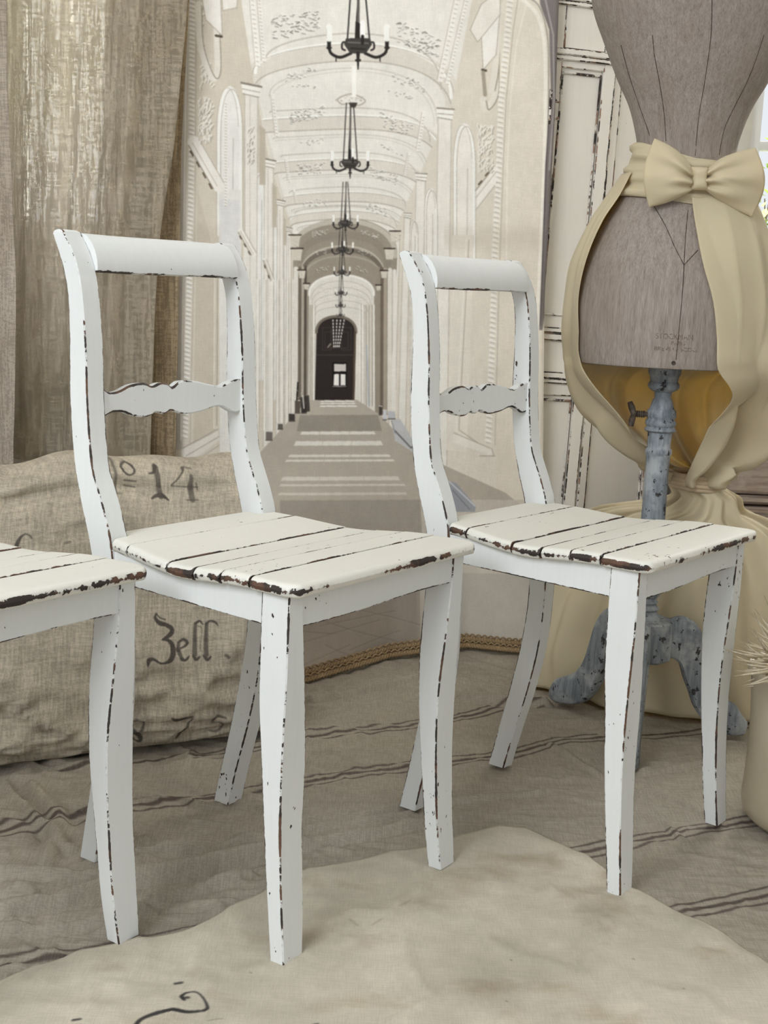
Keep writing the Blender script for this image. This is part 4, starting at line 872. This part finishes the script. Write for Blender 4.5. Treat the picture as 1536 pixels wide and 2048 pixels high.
# ------------------------------------------------------------------ dress form
YM = 2.24
ax = at(1374, 290, YM).x
tl = [(1178, -90), (1185, 0), (1192, 32), (1207, 75), (1221, 116), (1238, 162), (1259, 211), (1273, 271), (1275, 300), (1268, 330), (1253, 368), (1203, 450), (1168, 527), (1152, 605), (1149, 668), (1151, 724)]
tz_ = []; tr_ = []
for p in tl:
    q = at(p[0], p[1], YM); tz_.append(q.z); tr_.append(ax - q.x)
tz_.reverse(); tr_.reverse()
tz_ += [1.41, 1.47, 1.53, 1.565, 1.59, 1.62, 1.66]; tr_ += [.196, .192, .165, .115, .072, .058, .056]
def t_rx(z): return crom(tz_, tr_, z)
def t_ry(z): return t_rx(z) * .74 + .008
t_zb = tz_[0]
GREYWOOD = Mat('weathered_grey_wood', .75)
v = GREYWOOD.coords((60, 60, 5)); g1 = GREYWOOD.noise(v, 3, 5, .65); v2 = GREYWOOD.coords((260, 260, 16)); g2 = GREYWOOD.noise(v2, 3, 3, .6); v3 = GREYWOOD.coords((7, 7, 3)); g3 = GREYWOOD.noise(v3, 1.6, 3)
cc = GREYWOOD.ramp(GREYWOOD.math('ADD', GREYWOOD.math('MULTIPLY', g1, .5), GREYWOOD.math('MULTIPLY', g2, .5)), [(.28, s2l((112, 101, 94))), (.48, s2l((146, 136, 128))), (.72, s2l((176, 166, 158)))])
cc = GREYWOOD.mix(GREYWOOD.step(g3, .45, .7, 0, .3), cc, s2l((134, 116, 100))); GREYWOOD.color(cc); GREYWOOD.bump(g2, .0008, .7)
form = thing('dress_form', (ax, YM, 0), 'weathered grey wooden dress form torso on a turned blue-grey tripod stand', 'mannequin')
V = []; n = 96; zs = list(np.linspace(t_zb + .004, tz_[-1], 90))
ring_z = [(t_zb, .0, .6), (t_zb, .0, .97), (t_zb + .0012, 0, .992)] + [(z, 0, 1) for z in zs]
for z, _, k in ring_z:
    for i in range(n):
        a = 2 * math.pi * i / n; V.append((t_rx(z) * k * math.cos(a), t_ry(z) * k * math.sin(a), z))
F = grid_faces(len(ring_z), n, close_v=True); F.append(tuple(range(n - 1, -1, -1))); F.append(tuple((len(ring_z) - 1) * n + i for i in range(n)))
recalc(mesh('torso', V, F, GREYWOOD.m, form, smooth=40))
def on_torso(px, py, off=.0006, rad=lambda z: (t_rx(z), t_ry(z))):
    d = Vector(ray(px, py)); o = Vector((0, 0, CAM_H)); t = 1.9 / d.y
    while t < 2.4:
        p = o + d * t; rx, ry = rad(max(t_zb, p.z)); rx += off; ry += off
        if ((p.x - ax) / rx) ** 2 + ((p.y - YM) / ry) ** 2 <= 1: break
        t += .0008
    return p - Vector((ax, YM, 0))
SEAM = simple('dark_seam', (74, 64, 58), .9)
def densify(pts, n=10):
    ts = list(range(len(pts))); return [(crom(ts, [p[0] for p in pts], i / n), crom(ts, [p[1] for p in pts], i / n)) for i in range((len(pts) - 1) * n + 1)]
for pts in ([(1305, 70), (1309, 110), (1320, 170), (1328, 225), (1332, 282)], [(1424, 0), (1422, 70), (1410, 160), (1398, 230), (1390, 312)], [(1242, 90), (1258, 150), (1280, 215), (1300, 272)], [(1528, 70), (1500, 150), (1468, 215), (1448, 260), (1438, 310)], [(1308, 412), (1330, 450), (1350, 495), (1368, 530)], [(1396, 500), (1382, 515), (1368, 530)], [(1376, 420), (1371, 475), (1368, 530), (1366, 570), (1360, 640), (1352, 720)]):
    V, F = tube_vf([on_torso(*p, .0003) for p in densify(pts, 8)], .0007, 5); mesh('seam', V, F, SEAM, form)
# stamped lettering on the hip
STAMP = simple('faded_brown_stamp', (104, 86, 74), .9, (126, 110, 98), 300)
def stamp(txt, cx, cy, wpx, hpx):
    cu = bpy.data.curves.new('stamp', 'FONT'); cu.body = txt; cu.align_x = 'CENTER'; cu.align_y = 'CENTER'; cu.size = 1
    ob = bpy.data.objects.new('stamp', cu); COL.objects.link(ob); dg = bpy.context.evaluated_depsgraph_get(); me = bpy.data.meshes.new_from_object(ob.evaluated_get(dg)); bpy.data.objects.remove(ob)
    X = [q.co.x for q in me.vertices]; Y = [q.co.y for q in me.vertices]; sx = wpx / (max(X) - min(X)); sy = hpx / (max(Y) - min(Y))
    V = [on_torso(cx + q.co.x * sx, cy - q.co.y * sy + .043 * q.co.x * sx, .0005) for q in me.vertices]; F = [tuple(p.vertices) for p in me.polygons]
    bpy.data.meshes.remove(me); mesh('stamped_lettering', V, F, STAMP, form, flat=True)
stamp('STOCKMAN', 1349, 674, 74, 11); stamp('PARIS', 1356, 687, 28, 7.5); stamp('BREVETE SGDG', 1351, 699, 84, 8)
V, F = tube_vf([on_torso(1347, 726, .0), on_torso(1347, 726, .002)], .0035, 10); mesh('screw_head', V, F, SEAM, form)
# turned post
PX = at(1330, 740, YM).x - ax
STAND = Mat('blue_grey_chalk_paint', .7); v = STAND.coords((1, 1, 1)); a = STAND.noise(v, 16, 4, .6); b = STAND.noise(STAND.coords((140, 140, 18)), 1, 3, .6); c_ = STAND.noise(v, 60, 4, .65)
col = STAND.mix(STAND.step(b, .3, .7), s2l((110, 117, 124)), s2l((146, 152, 158))); col = STAND.mix(STAND.step(a, .46, .62, 0, .7), col, s2l((184, 188, 190))); col = STAND.mix(STAND.step(c_, .60, .63, 0, .9), col, s2l((40, 34, 32)))
STAND.color(col); STAND.bump(STAND.math('ADD', b, STAND.math('MULTIPLY', c_, -.6)), .0012, .7)
pp = [(735, 33), (747, 32), (752, 29), (763, 27), (766, 30), (769, 31), (774, 31), (779, 27), (784, 17), (796, 16.5), (799, 19), (802, 20), (817, 24), (820, 28), (826, 29), (832, 30), (836, 27), (839, 27), (842, 30), (848, 31), (853, 27), (857, 31), (861, 31), (865, 24), (895, 23), (898, 26), (903, 27), (908, 26), (911, 24), (940, 23), (1040, 24), (1130, 26), (1180, 27), (1190, 25), (1196, 20), (1200, 21), (1204, 24), (1208, 20), (1212, 22), (1217, 27), (1222, 22), (1226, 25), (1233, 31), (1240, 32), (1245, 28), (1250, 28)]
prof = []
for py, w_ in pp: prof.append((w_ / F_PX * YM * 1.0, at(1320, py, YM).z))
prof.reverse(); prof[-1] = (prof[-1][0], t_zb - .0002)
lathe('turned_post', prof, STAND.m, form, 36, (PX, 0))
# wing screw in the collar
zc = at(1290, 828, YM).z; L = [tube_vf([(PX - .026, -.004, zc), (PX - .052, -.008, zc)], .0042, 8)]
for k in range(5): L.append(tube_vf([(PX - .031 - k * .004, -.005, zc), (PX - .033 - k * .004, -.005, zc)], .0062, 10))
L.append(tube_vf([(PX - .050, -.008, zc - .002), (PX - .056, -.009, zc + .012), (PX - .060, -.009, zc + .021)], [.005, .006, .0045], 8)); L.append(tube_vf([(PX - .050, -.008, zc + .002), (PX - .054, -.009, zc - .012), (PX - .055, -.009, zc - .022)], [.005, .006, .0045], 8))
V, F = join_vf(L); mesh('wing_screw', V, F, simple('rusty_iron', (92, 80, 70), .6, (60, 52, 46), 80, bump=.001), form)
# hub block and three cabriole legs
hz0, hz1 = at(1330, 1333, YM - .05).z, at(1330, 1252, YM - .05).z
V = []; nh = 9
for z, k in ((hz0, .9), (hz0 + .004, 1), (hz1 - .003, 1), (hz1, .94)):
    for i in range(nh):
        a = 2 * math.pi * (i + .35) / nh; V.append((PX + .052 * k * math.cos(a), .052 * k * math.sin(a), z))
F = grid_faces(4, nh, close_v=True) + [tuple(range(nh - 1, -1, -1)), tuple(3 * nh + i for i in range(nh))]
recalc(mesh('hub', V, F, STAND.m, form, flat=True))
for foot, zf in ((gr(1105, 1400), 0), (gr(1257, 1546), 0), (gr(1487, 1472), 0)):
    f2 = foot - Vector((ax + PX, YM, 0)); Lf = f2.length; d = f2.normalized(); nn = Vector((-d.y, d.x, 0))
    rr = [.045, .075, .105, .125, .145, .17, .195, Lf - .02, Lf]; rr = [r_ * 1 for r_ in rr]
    zt = [hz1 + .004, hz1 + .006, hz1 - .012, hz1 - .045, hz1 - .085, .078, .055, .040, .026]
    zbm = [hz0 + .01, hz0 + .012, hz0 - .025, hz0 - .055, .062, .030, .012, .004, .002]
    # centre line with a real S: section ends measured across the leg
    top = [(.040, hz1 - .002), (.065, hz1 + .006), (.090, hz1 - .002), (.110, hz1 - .030), (.122, hz1 - .07), (.135, .105), (.155, .075), (.180, .060), (Lf - .012, .048), (Lf + .004, .028)]
    bot = [(.040, hz0 + .006), (.056, hz0 + .004), (.070, hz0 - .008), (.080, hz0 - .035), (.090, .085), (.104, .052), (.128, .022), (.160, .008), (Lf - .02, .003), (Lf - .002, .004)]
    secs = []; ts = list(range(10))
    for i in range(46):
        t = i / 5
        a = (crom(ts, [p[0] for p in top], t), crom(ts, [p[1] for p in top], t)); b = (crom(ts, [p[0] for p in bot], t), crom(ts, [p[1] for p in bot], t))
        hwid = float(np.interp(t, [0, 3, 6, 8, 9], [.017, .016, .014, .017, .012])); 
        pc = Vector((PX, 0, 0))
        A = pc + d * a[0] + Vector((0, 0, a[1])); B_ = pc + d * b[0] + Vector((0, 0, b[1]))
        secs.append([A + nn * hwid * .75, A - nn * hwid * .75, B_ - nn * hwid, B_ + nn * hwid])
    V, F, E_ = rect_loft(secs, .005); recalc(mesh('tripod_leg', V, F, STAND.m, form, smooth=50))

# ------------------------------------------------------------------ draped skirt, sash, bow, tie
def fabric(name, col, col2, tcol, transl):
    m = Mat(name, .85); m.b.inputs['Specular IOR Level'].default_value = .2; m.b.inputs['Sheen Weight'].default_value = .2
    v = m.coords(); nz = m.noise(v, 9, 4); m.color(m.mix(nz, s2l(col), s2l(col2))); wv = m.weave(v, 1.2); m.bump(m.math('ADD', m.math('MULTIPLY', wv, .15), m.noise(v, 35, 3)), .0012, .5)
    tr = m.n('ShaderNodeBsdfTranslucent'); tr.inputs[0].default_value = s2l(tcol); ms = m.n('ShaderNodeMixShader'); ms.inputs[0].default_value = transl
    m.l(m.b.outputs[0], ms.inputs[1]); m.l(tr.outputs[0], ms.inputs[2]); m.l(ms.outputs[0], m.t.nodes['Material Output'].inputs['Surface']); return m.m
CREAMF = fabric('butter_cream_cotton', (224, 215, 188), (214, 204, 174), (250, 222, 126), .27)
TANF = fabric('tan_cotton', (206, 186, 156), (192, 172, 142), (190, 150, 90), .1)
tab = [(352, 1244, 1500, 1262, 1388, 0, .0), (400, 1212, 1512, 1236, 1389, 0, .004), (450, 1182, 1528, 1204, 1392, 0, .006), (530, 1150, 1536, 1169, 1404, 0, .008), (600, 1140, 1538, 1153, 1424, 0, .01), (670, 1137, 1538, 1150, 1433, 0, .01), (725, 1141, 1534, 1153, 1436, 0, .008), (780, 1160, 1516, 1196, 1434, .03, -.01), (830, 1190, 1500, 1240, 1420, .05, -.03), (880, 1230, 1482, 1290, 1402, .075, -.05), (930, 1285, 1458, 1330, 1384, .10, -.07), (968, 1337, 1439, 1352, 1378, .12, -.09), (985, 1342, 1436, 1352, 1380, .125, -.09)]
V = []; nth = 200; nlev = 90; Zs = []
TZ = [at(1340, r[0], YM).z for r in tab]
for li in range(nlev):
    z = TZ[0] + (TZ[-1] - TZ[0]) * li / (nlev - 1)
    yc = YM + crom(TZ, [r[5] for r in tab], z)
    Lx = crom(TZ, [at(r[1], r[0], YM + r[5]).x for r in tab], z); Rx = crom(TZ, [at(r[2], r[0], YM + r[5]).x for r in tab], z)
    yo = -.11
    ol = crom(TZ, [at(r[3], r[0], YM + r[5] - .03).x for r in tab], z); orr = crom(TZ, [at(r[4], r[0], YM + r[5] - (.125 if r[0] < 760 else .05)).x for r in tab], z)
    cx = (Lx + Rx) / 2; rx = (Rx - Lx) / 2
    ryf = t_ry(max(z, t_zb)) + .012; k = sm((t_zb - z) / .16); ryf = ryf * (1 - k) + k * max(.018, rx * .55); ryb = ryf * (1 - .35 * (1 - k)) 
    if z > t_zb: ryb = t_ry(z) + .012
    thL = -math.acos(max(-1, min(1, (cx - ol) / rx))); thR = math.pi + math.acos(max(-1, min(1, (orr - cx) / rx)))
    hi = sm((TZ[0] - z) / .15)
    for i in range(nth):
        u = i / (nth - 1); th = thL + (thR - thL) * u; s_ = math.sin(th); rr = ryb if s_ > 0 else ryf
        g = .002 + .009 * hi * (.4 + .6 * sm((TZ[0] - z) / .35)); kk = max(0, s_) * .6 + .4
        fo = g * (math.sin(u * 46 + z * 3) * .7 + math.sin(u * 27 + 1.3 - z * 5)) * (1 + 1.2 * k * (rx / .1))
        fo += .024 * k * (1 - abs(math.sin(u * 30 + 2 + z * 2))) * min(1, rx / .06)
        fo += .012 * hi * (1 - abs(math.sin(u * 19 + 1 + z * 1.5))) ** 2.5 + .004 * hi * (1 - abs(math.sin(u * 41 + z * 3))) ** 3
        fo += .010 * hi * math.sin(u * 13 + z * 6) * sm((t_zb + .25 - z) / .3) * (1 if u > .5 else .4)
        fo -= .030 * math.exp(-((th - 3.86) / .10) ** 2) * sm((t_zb + .12 - z) / .2) * min(1, rx / .05) - .010 * math.exp(-((th - 3.62) / .12) ** 2) * hi
        fo -= .016 * math.exp(-((th + .28) / .10) ** 2) * sm((t_zb + .05 - z) / .12) * min(1, rx / .05)
        fo -= .022 * math.exp(-((th - 3.1) / .09) ** 2) * sm((t_zb + .3 - z) / .3) * min(1, rx / .05) - .012 * math.exp(-((th - 3.32) / .10) ** 2) * hi
        e = .004 * math.exp(-((1 - u) / .02) ** 2) + .004 * math.exp(-(u / .02) ** 2)
        fo = max(fo, -.006) if z > t_zb else fo
        qx, qy = cx - (rx + fo) * math.cos(th), yc + (rr + fo + .002) * s_
        if z > t_zb - .16:
            zz_ = max(z, t_zb); q_ = 1 - .75 * sm((t_zb - z) / .16); m_ = math.hypot((qx - ax) / ((t_rx(zz_) + .004) * q_), (qy - YM) / ((t_ry(zz_) + .004) * q_)) if (z > t_zb or s_ < 0) else 1
            if m_ < 1: qx = ax + (qx - ax) / m_; qy = YM + (qy - YM) / m_
        V.append((qx, qy, z))
sk_root = thing('draped_skirt', (ax, YM, 0), 'pale butter cream cotton cloth hanging open from the dress form and gathered by a tie', 'skirt')
o = mesh('upper_drape', local(sk_root, V), grid_faces(nlev, nth), CREAMF, sk_root); solid(o, .0012)
# the part below the tie spreads over the floor
low = [(985, 1340, 1438), (1000, 1290, 1462), (1014, 1228, 1500), (1036, 1190, 1545), (1100, 1150, 1600), (1166, 1108, 1640), (1201, 1090, 1660), (1260, 1077, 1670), (1323, 1060, 1680), (1372, 1053, 1690), (1392, 1050, 1692)]
YL = 2.50; LZ = [max(.002, at(1300, r[0], YL - (.0 if r[0] < 1300 else .06)).z) for r in low]; LZ[-1] = .004
LZ[0] = TZ[-1] + .002; V = []; nth = 260; nlev = 70
tcx = (at(1342, 985, YM + .125).x + at(1436, 985, YM + .125).x) / 2
for li in range(nlev):
    t = li / (nlev - 1); z = LZ[0] + (LZ[-1] - LZ[0]) * (t ** 1.25)
    k = sm((LZ[0] - z) / .12); yc = (YM + .125) * (1 - k) + 2.545 * k
    Lx = crom(LZ, [at(r[1], r[0], YL).x for r in low], z); Rx = crom(LZ, [at(r[2], r[0], YL).x for r in low], z)
    k0 = sm((LZ[0] - z) / .03); 
    cx = (Lx + Rx) / 2 * k0 + tcx * (1 - k0); rx = max(.038, (Rx - Lx) / 2); ryf = .030 * (1 - k) + .235 * k; ryb = .030 * (1 - k) + .16 * k
    for i in range(nth):
        u = i / nth; th = 2 * math.pi * u; s_ = math.sin(th)
        fo = k0 * (.2 + .8 * k) * (.010 * math.sin(u * 2 * math.pi * 17 + math.sin(z * 12)) + .012 * math.sin(u * 2 * math.pi * 9 + 1.7 + z * 4) + .003 * math.sin(u * 2 * math.pi * 31 + z * 9) * k) * (1 - .5 * sm((.1 - z) / .1))
        fo += k0 * .018 * (float(fbm(u * 18 % 18, z * 9, 3, 2)) - .45)
        ryy = (ryb if s_ > 0 else ryf)
        if s_ < 0: ryy *= 1 - .25 * max(0, -math.cos(th)) * 1.0
        V.append((cx + (rx + fo) * math.cos(th), yc + (ryy + fo) * s_, z))
o = mesh('lower_drape', local(sk_root, V), grid_faces(nlev, nth, close_v=True), CREAMF, sk_root); solid(o, .0012)
# tie: several cords wound round the gather
L = []
for k, (dz, e) in enumerate(((-.012, .003), (-.004, .006), (.004, .0065), (.012, .004))):
    p = [(tcx + (.043 + e) * math.cos(2 * math.pi * i / 48), YM + .125 + (.030 + e) * math.sin(2 * math.pi * i / 48), TZ[-1] + .006 + dz - .004 * math.cos(2 * math.pi * i / 48 + k * .3)) for i in range(49)]
    L.append(tube_vf(p, .0056, 8))
V, F = join_vf(L); tag(mesh('fabric_tie', V, F, TANF), 'tan fabric band tied round the gathered cream cloth behind the stand post', 'tie')
# sash round the waist
V = []; nu, nv = 160, 22
zT = lambda a: at(1395, 318, YM - .07).z + (.030 * max(0, -math.cos(a)) ** 1.2) - .004 * max(0, math.cos(a)); zB = lambda a: at(1395, 410, YM - .09).z + (.016 * max(0, -math.cos(a)))
for i in range(nu):
    a = 2 * math.pi * i / nu
    for j in range(nv):
        t = j / (nv - 1); z = zT(a) + (zB(a) - zT(a)) * t
        f_ = .0035 * math.sin(t * 16 + math.sin(a * 3) * 1.2) + .003 * math.sin(t * 29 + a * 2); off = .009 + f_ - .004 * (abs(2 * t - 1) ** 4)
        V.append(((t_rx(z) + off) * math.cos(a), (t_ry(z) + off) * math.sin(a), z))
sash = thing('waist_sash', (ax, YM, 0), 'pleated cream sash round the waist of the dress form, finished with a large bow', 'sash')
o = mesh('band', V, grid_faces(nu, nv, close_u=True), CREAMF, sash); solid(o, .0015)
YB = YM - t_ry(at(1395, 360, 2.14).z) - .028
def loop(kt, kb, ot, ob, om, tt, bb, seed, toward):
    """one bow loop, knot side to outer edge, as a puffed double layer"""
    nu, nv = 46, 40; Vf = []; Vb = []
    for i in range(nu):
        u = i / (nu - 1)
        tp = (crom([0, .4, .75, 1], [kt[0], tt[0][0], tt[1][0], ot[0]], u), crom([0, .4, .75, 1], [kt[1], tt[0][1], tt[1][1], ot[1]], u))
        bt = (crom([0, .4, .75, 1], [kb[0], bb[0][0], bb[1][0], ob[0]], u), crom([0, .4, .75, 1], [kb[1], bb[0][1], bb[1][1], ob[1]], u))
        for j in range(nv):
            t = j / (nv - 1); x = tp[0] + (bt[0] - tp[0]) * t + om * u ** 3 * math.sin(math.pi * t); y = tp[1] + (bt[1] - tp[1]) * t
            puff = math.sin(math.pi * t) ** .6 * (.006 + .020 * math.sin(math.pi * min(1, u * .93 + .04)) ** .8)
            pl = (1 - u) ** .7 * .0075 * math.sin(t * 17 + seed + u * 2) + .004 * math.sin(t * 8 + u * 6 + seed) * u + .006 * math.exp(-((t - .35 - .3 * u) / .08) ** 2) * (1 - u) * 1.4
            Y = YB + toward * u - .004
            Vf.append(at(x, y, Y - puff + pl * min(1, 4 * t * (1 - t) + .15))); Vb.append(at(x, y, Y + puff * .35 + .002))
    N = nu * nv; F = [f for f in grid_faces(nu, nv)] + [tuple(N + k for k in reversed(f)) for f in grid_faces(nu, nv)]
    for i in range(nu - 1):
        for j in (0, nv - 1):
            a, b = i * nv + j, (i + 1) * nv + j; F.append((a, b, N + b, N + a))
    for j in range(nv - 1): F.append((j, j + 1, N + j + 1, N + j))
    o = recalc(mesh('bow_loop', local(sash, Vf + Vb), F, CREAMF, sash)); solid(o, .001); return o
loop((1386, 340), (1384, 380), (1309, 277), (1298, 414), -16, [(1366, 312), (1340, 292)], [(1362, 393), (1334, 405)], 0, .010)
loop((1413, 340), (1411, 380), (1511, 296), (1504, 433), 22, [(1440, 318), (1476, 304)], [(1438, 400), (1470, 419)], 2, .014)
V = []; nu, nv = 24, 20
for i in range(nu):
    a = 2 * math.pi * i / nu
    for j in range(nv):
        t = j / (nv - 1); c0 = at(1399, 334 + 46 * t, YB - .010)
        s_ = math.sin(math.pi * t) ** .35; wv_ = .0015 * math.sin(t * 9)
        V.append((c0.x + (.0125 + .001 * math.cos(t * 6)) * math.copysign(abs(math.cos(a)) ** .6, math.cos(a)), c0.y + (.013 + wv_) * s_ * math.sin(a), c0.z))
F = grid_faces(nu, nv, close_u=True); F.append(tuple(i * nv for i in range(nu))); F.append(tuple(i * nv + nv - 1 for i in range(nu)))
recalc(mesh('knot', local(sash, V), F, CREAMF, sash))

# ------------------------------------------------------------------ washed wood chest of drawers
YC = 2.86
CHEST = Mat('limed_wood', .75); v = CHEST.coords((4, 40, 40)); a = CHEST.noise(v, 2, 5, .65); b = CHEST.noise(CHEST.coords(), 14, 4, .65)
col = CHEST.mix(CHEST.step(a, .35, .65), s2l((168, 150, 138)), s2l((200, 188, 178))); col = CHEST.mix(CHEST.step(b, .54, .68, 0, .6), col, s2l((214, 206, 198))); CHEST.color(col); CHEST.bump(a, .001, .7)
IRON = simple('dark_aged_iron', (74, 64, 58), .5, (48, 42, 38), 60, metal=.4)
cx0 = at(1405, 900, YC).x; cx1 = cx0 + .62; zf = lambda py: at(1490, py, YC).z
chest = thing('chest_of_drawers', (cx0, YC, 0), 'limed grey-brown wooden chest of drawers with dark ring pulls behind the cream cloth', 'chest of drawers')
Wc = cx1 - cx0
def cb(n, *a, par=None): return board(n, *a, CHEST.m, par or chest, .003)
cb('side_panel', 0, .02, 0, .30, .0, zf(757)); cb('side_panel', Wc - .02, Wc, 0, .30, 0, zf(757)); cb('back_panel', .0202, Wc - .0202, .285, .30, 0, zf(757))
cb('top_board', -.02, Wc + .02, -.022, .31, zf(757) + .0005, zf(741)); cb('top_moulding', -.008, Wc + .008, -.013, -.0005, zf(766), zf(757))
for z0, z1 in ((840, 816), (1011, 988), (1180, 1158)):
    cb('drawer_rail', .021, Wc - .021, .004, .10, zf(z0) + .003, zf(z1) - .003)
    cb('rail_bead', .021, Wc - .021, -.006, .0035, zf((z0 + z1) / 2 + 5), zf((z0 + z1) / 2 - 5))
cb('plinth', -.006, Wc + .006, -.010, .0, 0, .07)
for z0, z1 in ((816, 768), (988, 841), (1158, 1012)):
    d = cb('drawer', .022, Wc - .022, -.002, .12, zf(z0) + .001, zf(z1) - .0015)
    d2 = cb('drawer_moulding', .026, Wc - .026, -.008, -.0025, zf(z0) + .006, zf(z0) + .014, par=d); cb('drawer_moulding', .026, Wc - .026, -.008, -.0025, zf(z1) - .016, zf(z1) - .008, par=d)
    if z0 > 900:
        for px in (1500, None):
            xx = (at(1500, 930, YC).x - cx0) if px else Wc - (at(1500, 930, YC).x - cx0)
            zz = (zf(z0) + zf(z1)) / 2 + .004; R_r = .019; P_ = [(xx + R_r * math.sin(.5 + 5.3 * i / 40), -.016 - .004 * math.cos(5.3 * i / 40), zz - .002 + R_r * math.cos(.5 + 5.3 * i / 40)) for i in range(41)]
            Lq = [tube_vf(P_, .0038, 8), tube_vf([(xx, -.002, zz + .010), (xx, -.020, zz + .010)], .007, 12), tube_vf([(xx, -.003, zz + .006), (xx, -.006, zz + .006)], .014, 16), tube_vf([(xx - .004, -.018, zz + .008), (xx - .006, -.018, zz - .004), (xx + .004, -.018, zz - .006), (xx + .006, -.018, zz + .002)], .003, 7)]
            V, F = join_vf(Lq); mesh('ring_pull', V, F, IRON, d)
    else:
        for cxx in (at(1526, 775, YC).x - cx0, Wc / 2 + .2):
            Lq = []
            for q in range(5):
                a = q * 1.25; Lq.append(tube_vf([(cxx + (.004 + .0035 * q) * math.cos(a + k * .5), -.012, (zf(z0) + zf(z1)) / 2 + (.003 + .002 * q) * math.sin(a + k * .5)) for k in range(6)], .0035, 7))
            Lq.append(tube_vf([(cxx - .02, -.011, (zf(z0) + zf(z1)) / 2), (cxx + .02, -.011, (zf(z0) + zf(z1)) / 2)], .006, 7)); V, F = join_vf(Lq); mesh('carved_scroll', V, F, IRON, d)

# ------------------------------------------------------------------ stoneware crock with dried grass
POT = Mat('beige_glazed_stoneware', .38); v = POT.coords(); a = POT.noise(v, 7, 4)
vo = POT.n('ShaderNodeTexVoronoi'); vo.inputs['Scale'].default_value = 26; POT.l(POT.coords((1, 1, .55)), vo.inputs['Vector'])
sp = POT.step(vo.outputs['Distance'], .14, .17); sp2 = POT.step(vo.outputs['Distance'], .19, .22, 1, 0)
col = POT.mix(POT.step(a, .3, .7), s2l((172, 160, 136)), s2l((188, 177, 154))); low_ = POT.n('ShaderNodeSeparateXYZ'); POT.l(POT.coords(), low_.inputs[0])
zm = POT.step(low_.outputs['Z'], .03, .10, 1, 0); ringm = POT.math('MULTIPLY', POT.math('MULTIPLY', sp, sp2), zm)
POT.color(POT.mix(POT.math('MULTIPLY', ringm, .7), col, s2l((128, 104, 74))))
zt_ = at(1502, 1344, 1.84).z; pc = Vector((.703, 1.845, 0))
pot = thing('stoneware_crock', (pc.x, pc.y, .001), 'tall beige glazed stoneware crock at the right edge holding dried grass', 'vase')
pr = [(.100, .0), (.112, .003), (.121, .012), (.1245, .03), (.1225, .06), (.121, .10), (.1215, .16), (.124, .20), (.127, zt_ - .012), (.131, zt_ - .006), (.132, zt_), (.130, zt_ + .004), (.124, zt_ + .003), (.121, zt_ - .006), (.118, .20), (.114, .06), (.08, .03)]
lathe('crock_body', pr, POT.m, pot, 64)
GRS = simple('dried_grass', (214, 200, 172), .8, (232, 222, 200), 40)
bunch = thing('dried_grass_bunch', (pc.x, pc.y, .032), 'bunch of spiky pale dried grass standing in the stoneware crock', 'dried grass')
Rg = random.Random(8)
tips = [(1450, 1298), (1458, 1306), (1461, 1316), (1472, 1290), (1484, 1276), (1478, 1282), (1500, 1256), (1498, 1262), (1510, 1218), (1502, 1224), (1466, 1352), (1470, 1344), (1480, 1368), (1492, 1374), (1528, 1190), (1530, 1238), (1516, 1270), (1526, 1296), (1490, 1322), (1476, 1326), (1545, 1180), (1560, 1200), (1590, 1170), (1620, 1190), (1508, 1300), (1534, 1330), (1518, 1316), (1550, 1240), (1580, 1250), (1600, 1280)]
for q, tp in enumerate(tips * 2):
    Yt = Rg.uniform(1.70, 1.86); T = at(tp[0] + Rg.uniform(-8, 8) * (q >= len(tips)), tp[1] + Rg.uniform(-10, 10) * (q >= len(tips)), Yt)
    B0 = Vector((pc.x + Rg.uniform(-.06, .02), pc.y + Rg.uniform(-.05, .05), .045)); M = Vector((pc.x - .085 + Rg.uniform(-.012, .05), pc.y + Rg.uniform(-.04, .03), zt_ + Rg.uniform(.012, .03)))
    V = []; F = []; n = 12; wmax = Rg.uniform(.0022, .0042)
    for i in range(n + 1):
        t = i / n; P0 = B0 * (1 - t) ** 2 + M * (2 * t * (1 - t)) * 1 + T * t * t
        if t > .5: pass
        P0 = B0.lerp(M, t * 2) if t < .5 else M.lerp(T, (t - .5) * 2) + Vector((0, 0, -.02 * (1 - (t - .5) * 2) * (t - .5) * 2))
        tg = (T - M).normalized(); sd = tg.cross(Vector((.2, -1, .3))).normalized(); w_ = wmax * (1 - abs(2 * max(0, t - .35) / 1.3 - .5)) * (1 - t ** 6) + .0002; nr = tg.cross(sd).normalized()
        V += [P0 - sd * w_, P0 + nr * w_ * .35, P0 + sd * w_, P0 - nr * w_ * .35]
    F = grid_faces(n + 1, 4, close_v=True) + [(0, 1, 2, 3), (4 * n, 4 * n + 1, 4 * n + 2, 4 * n + 3)]
    mesh('grass_blade', local(bunch, V), F, GRS, bunch)
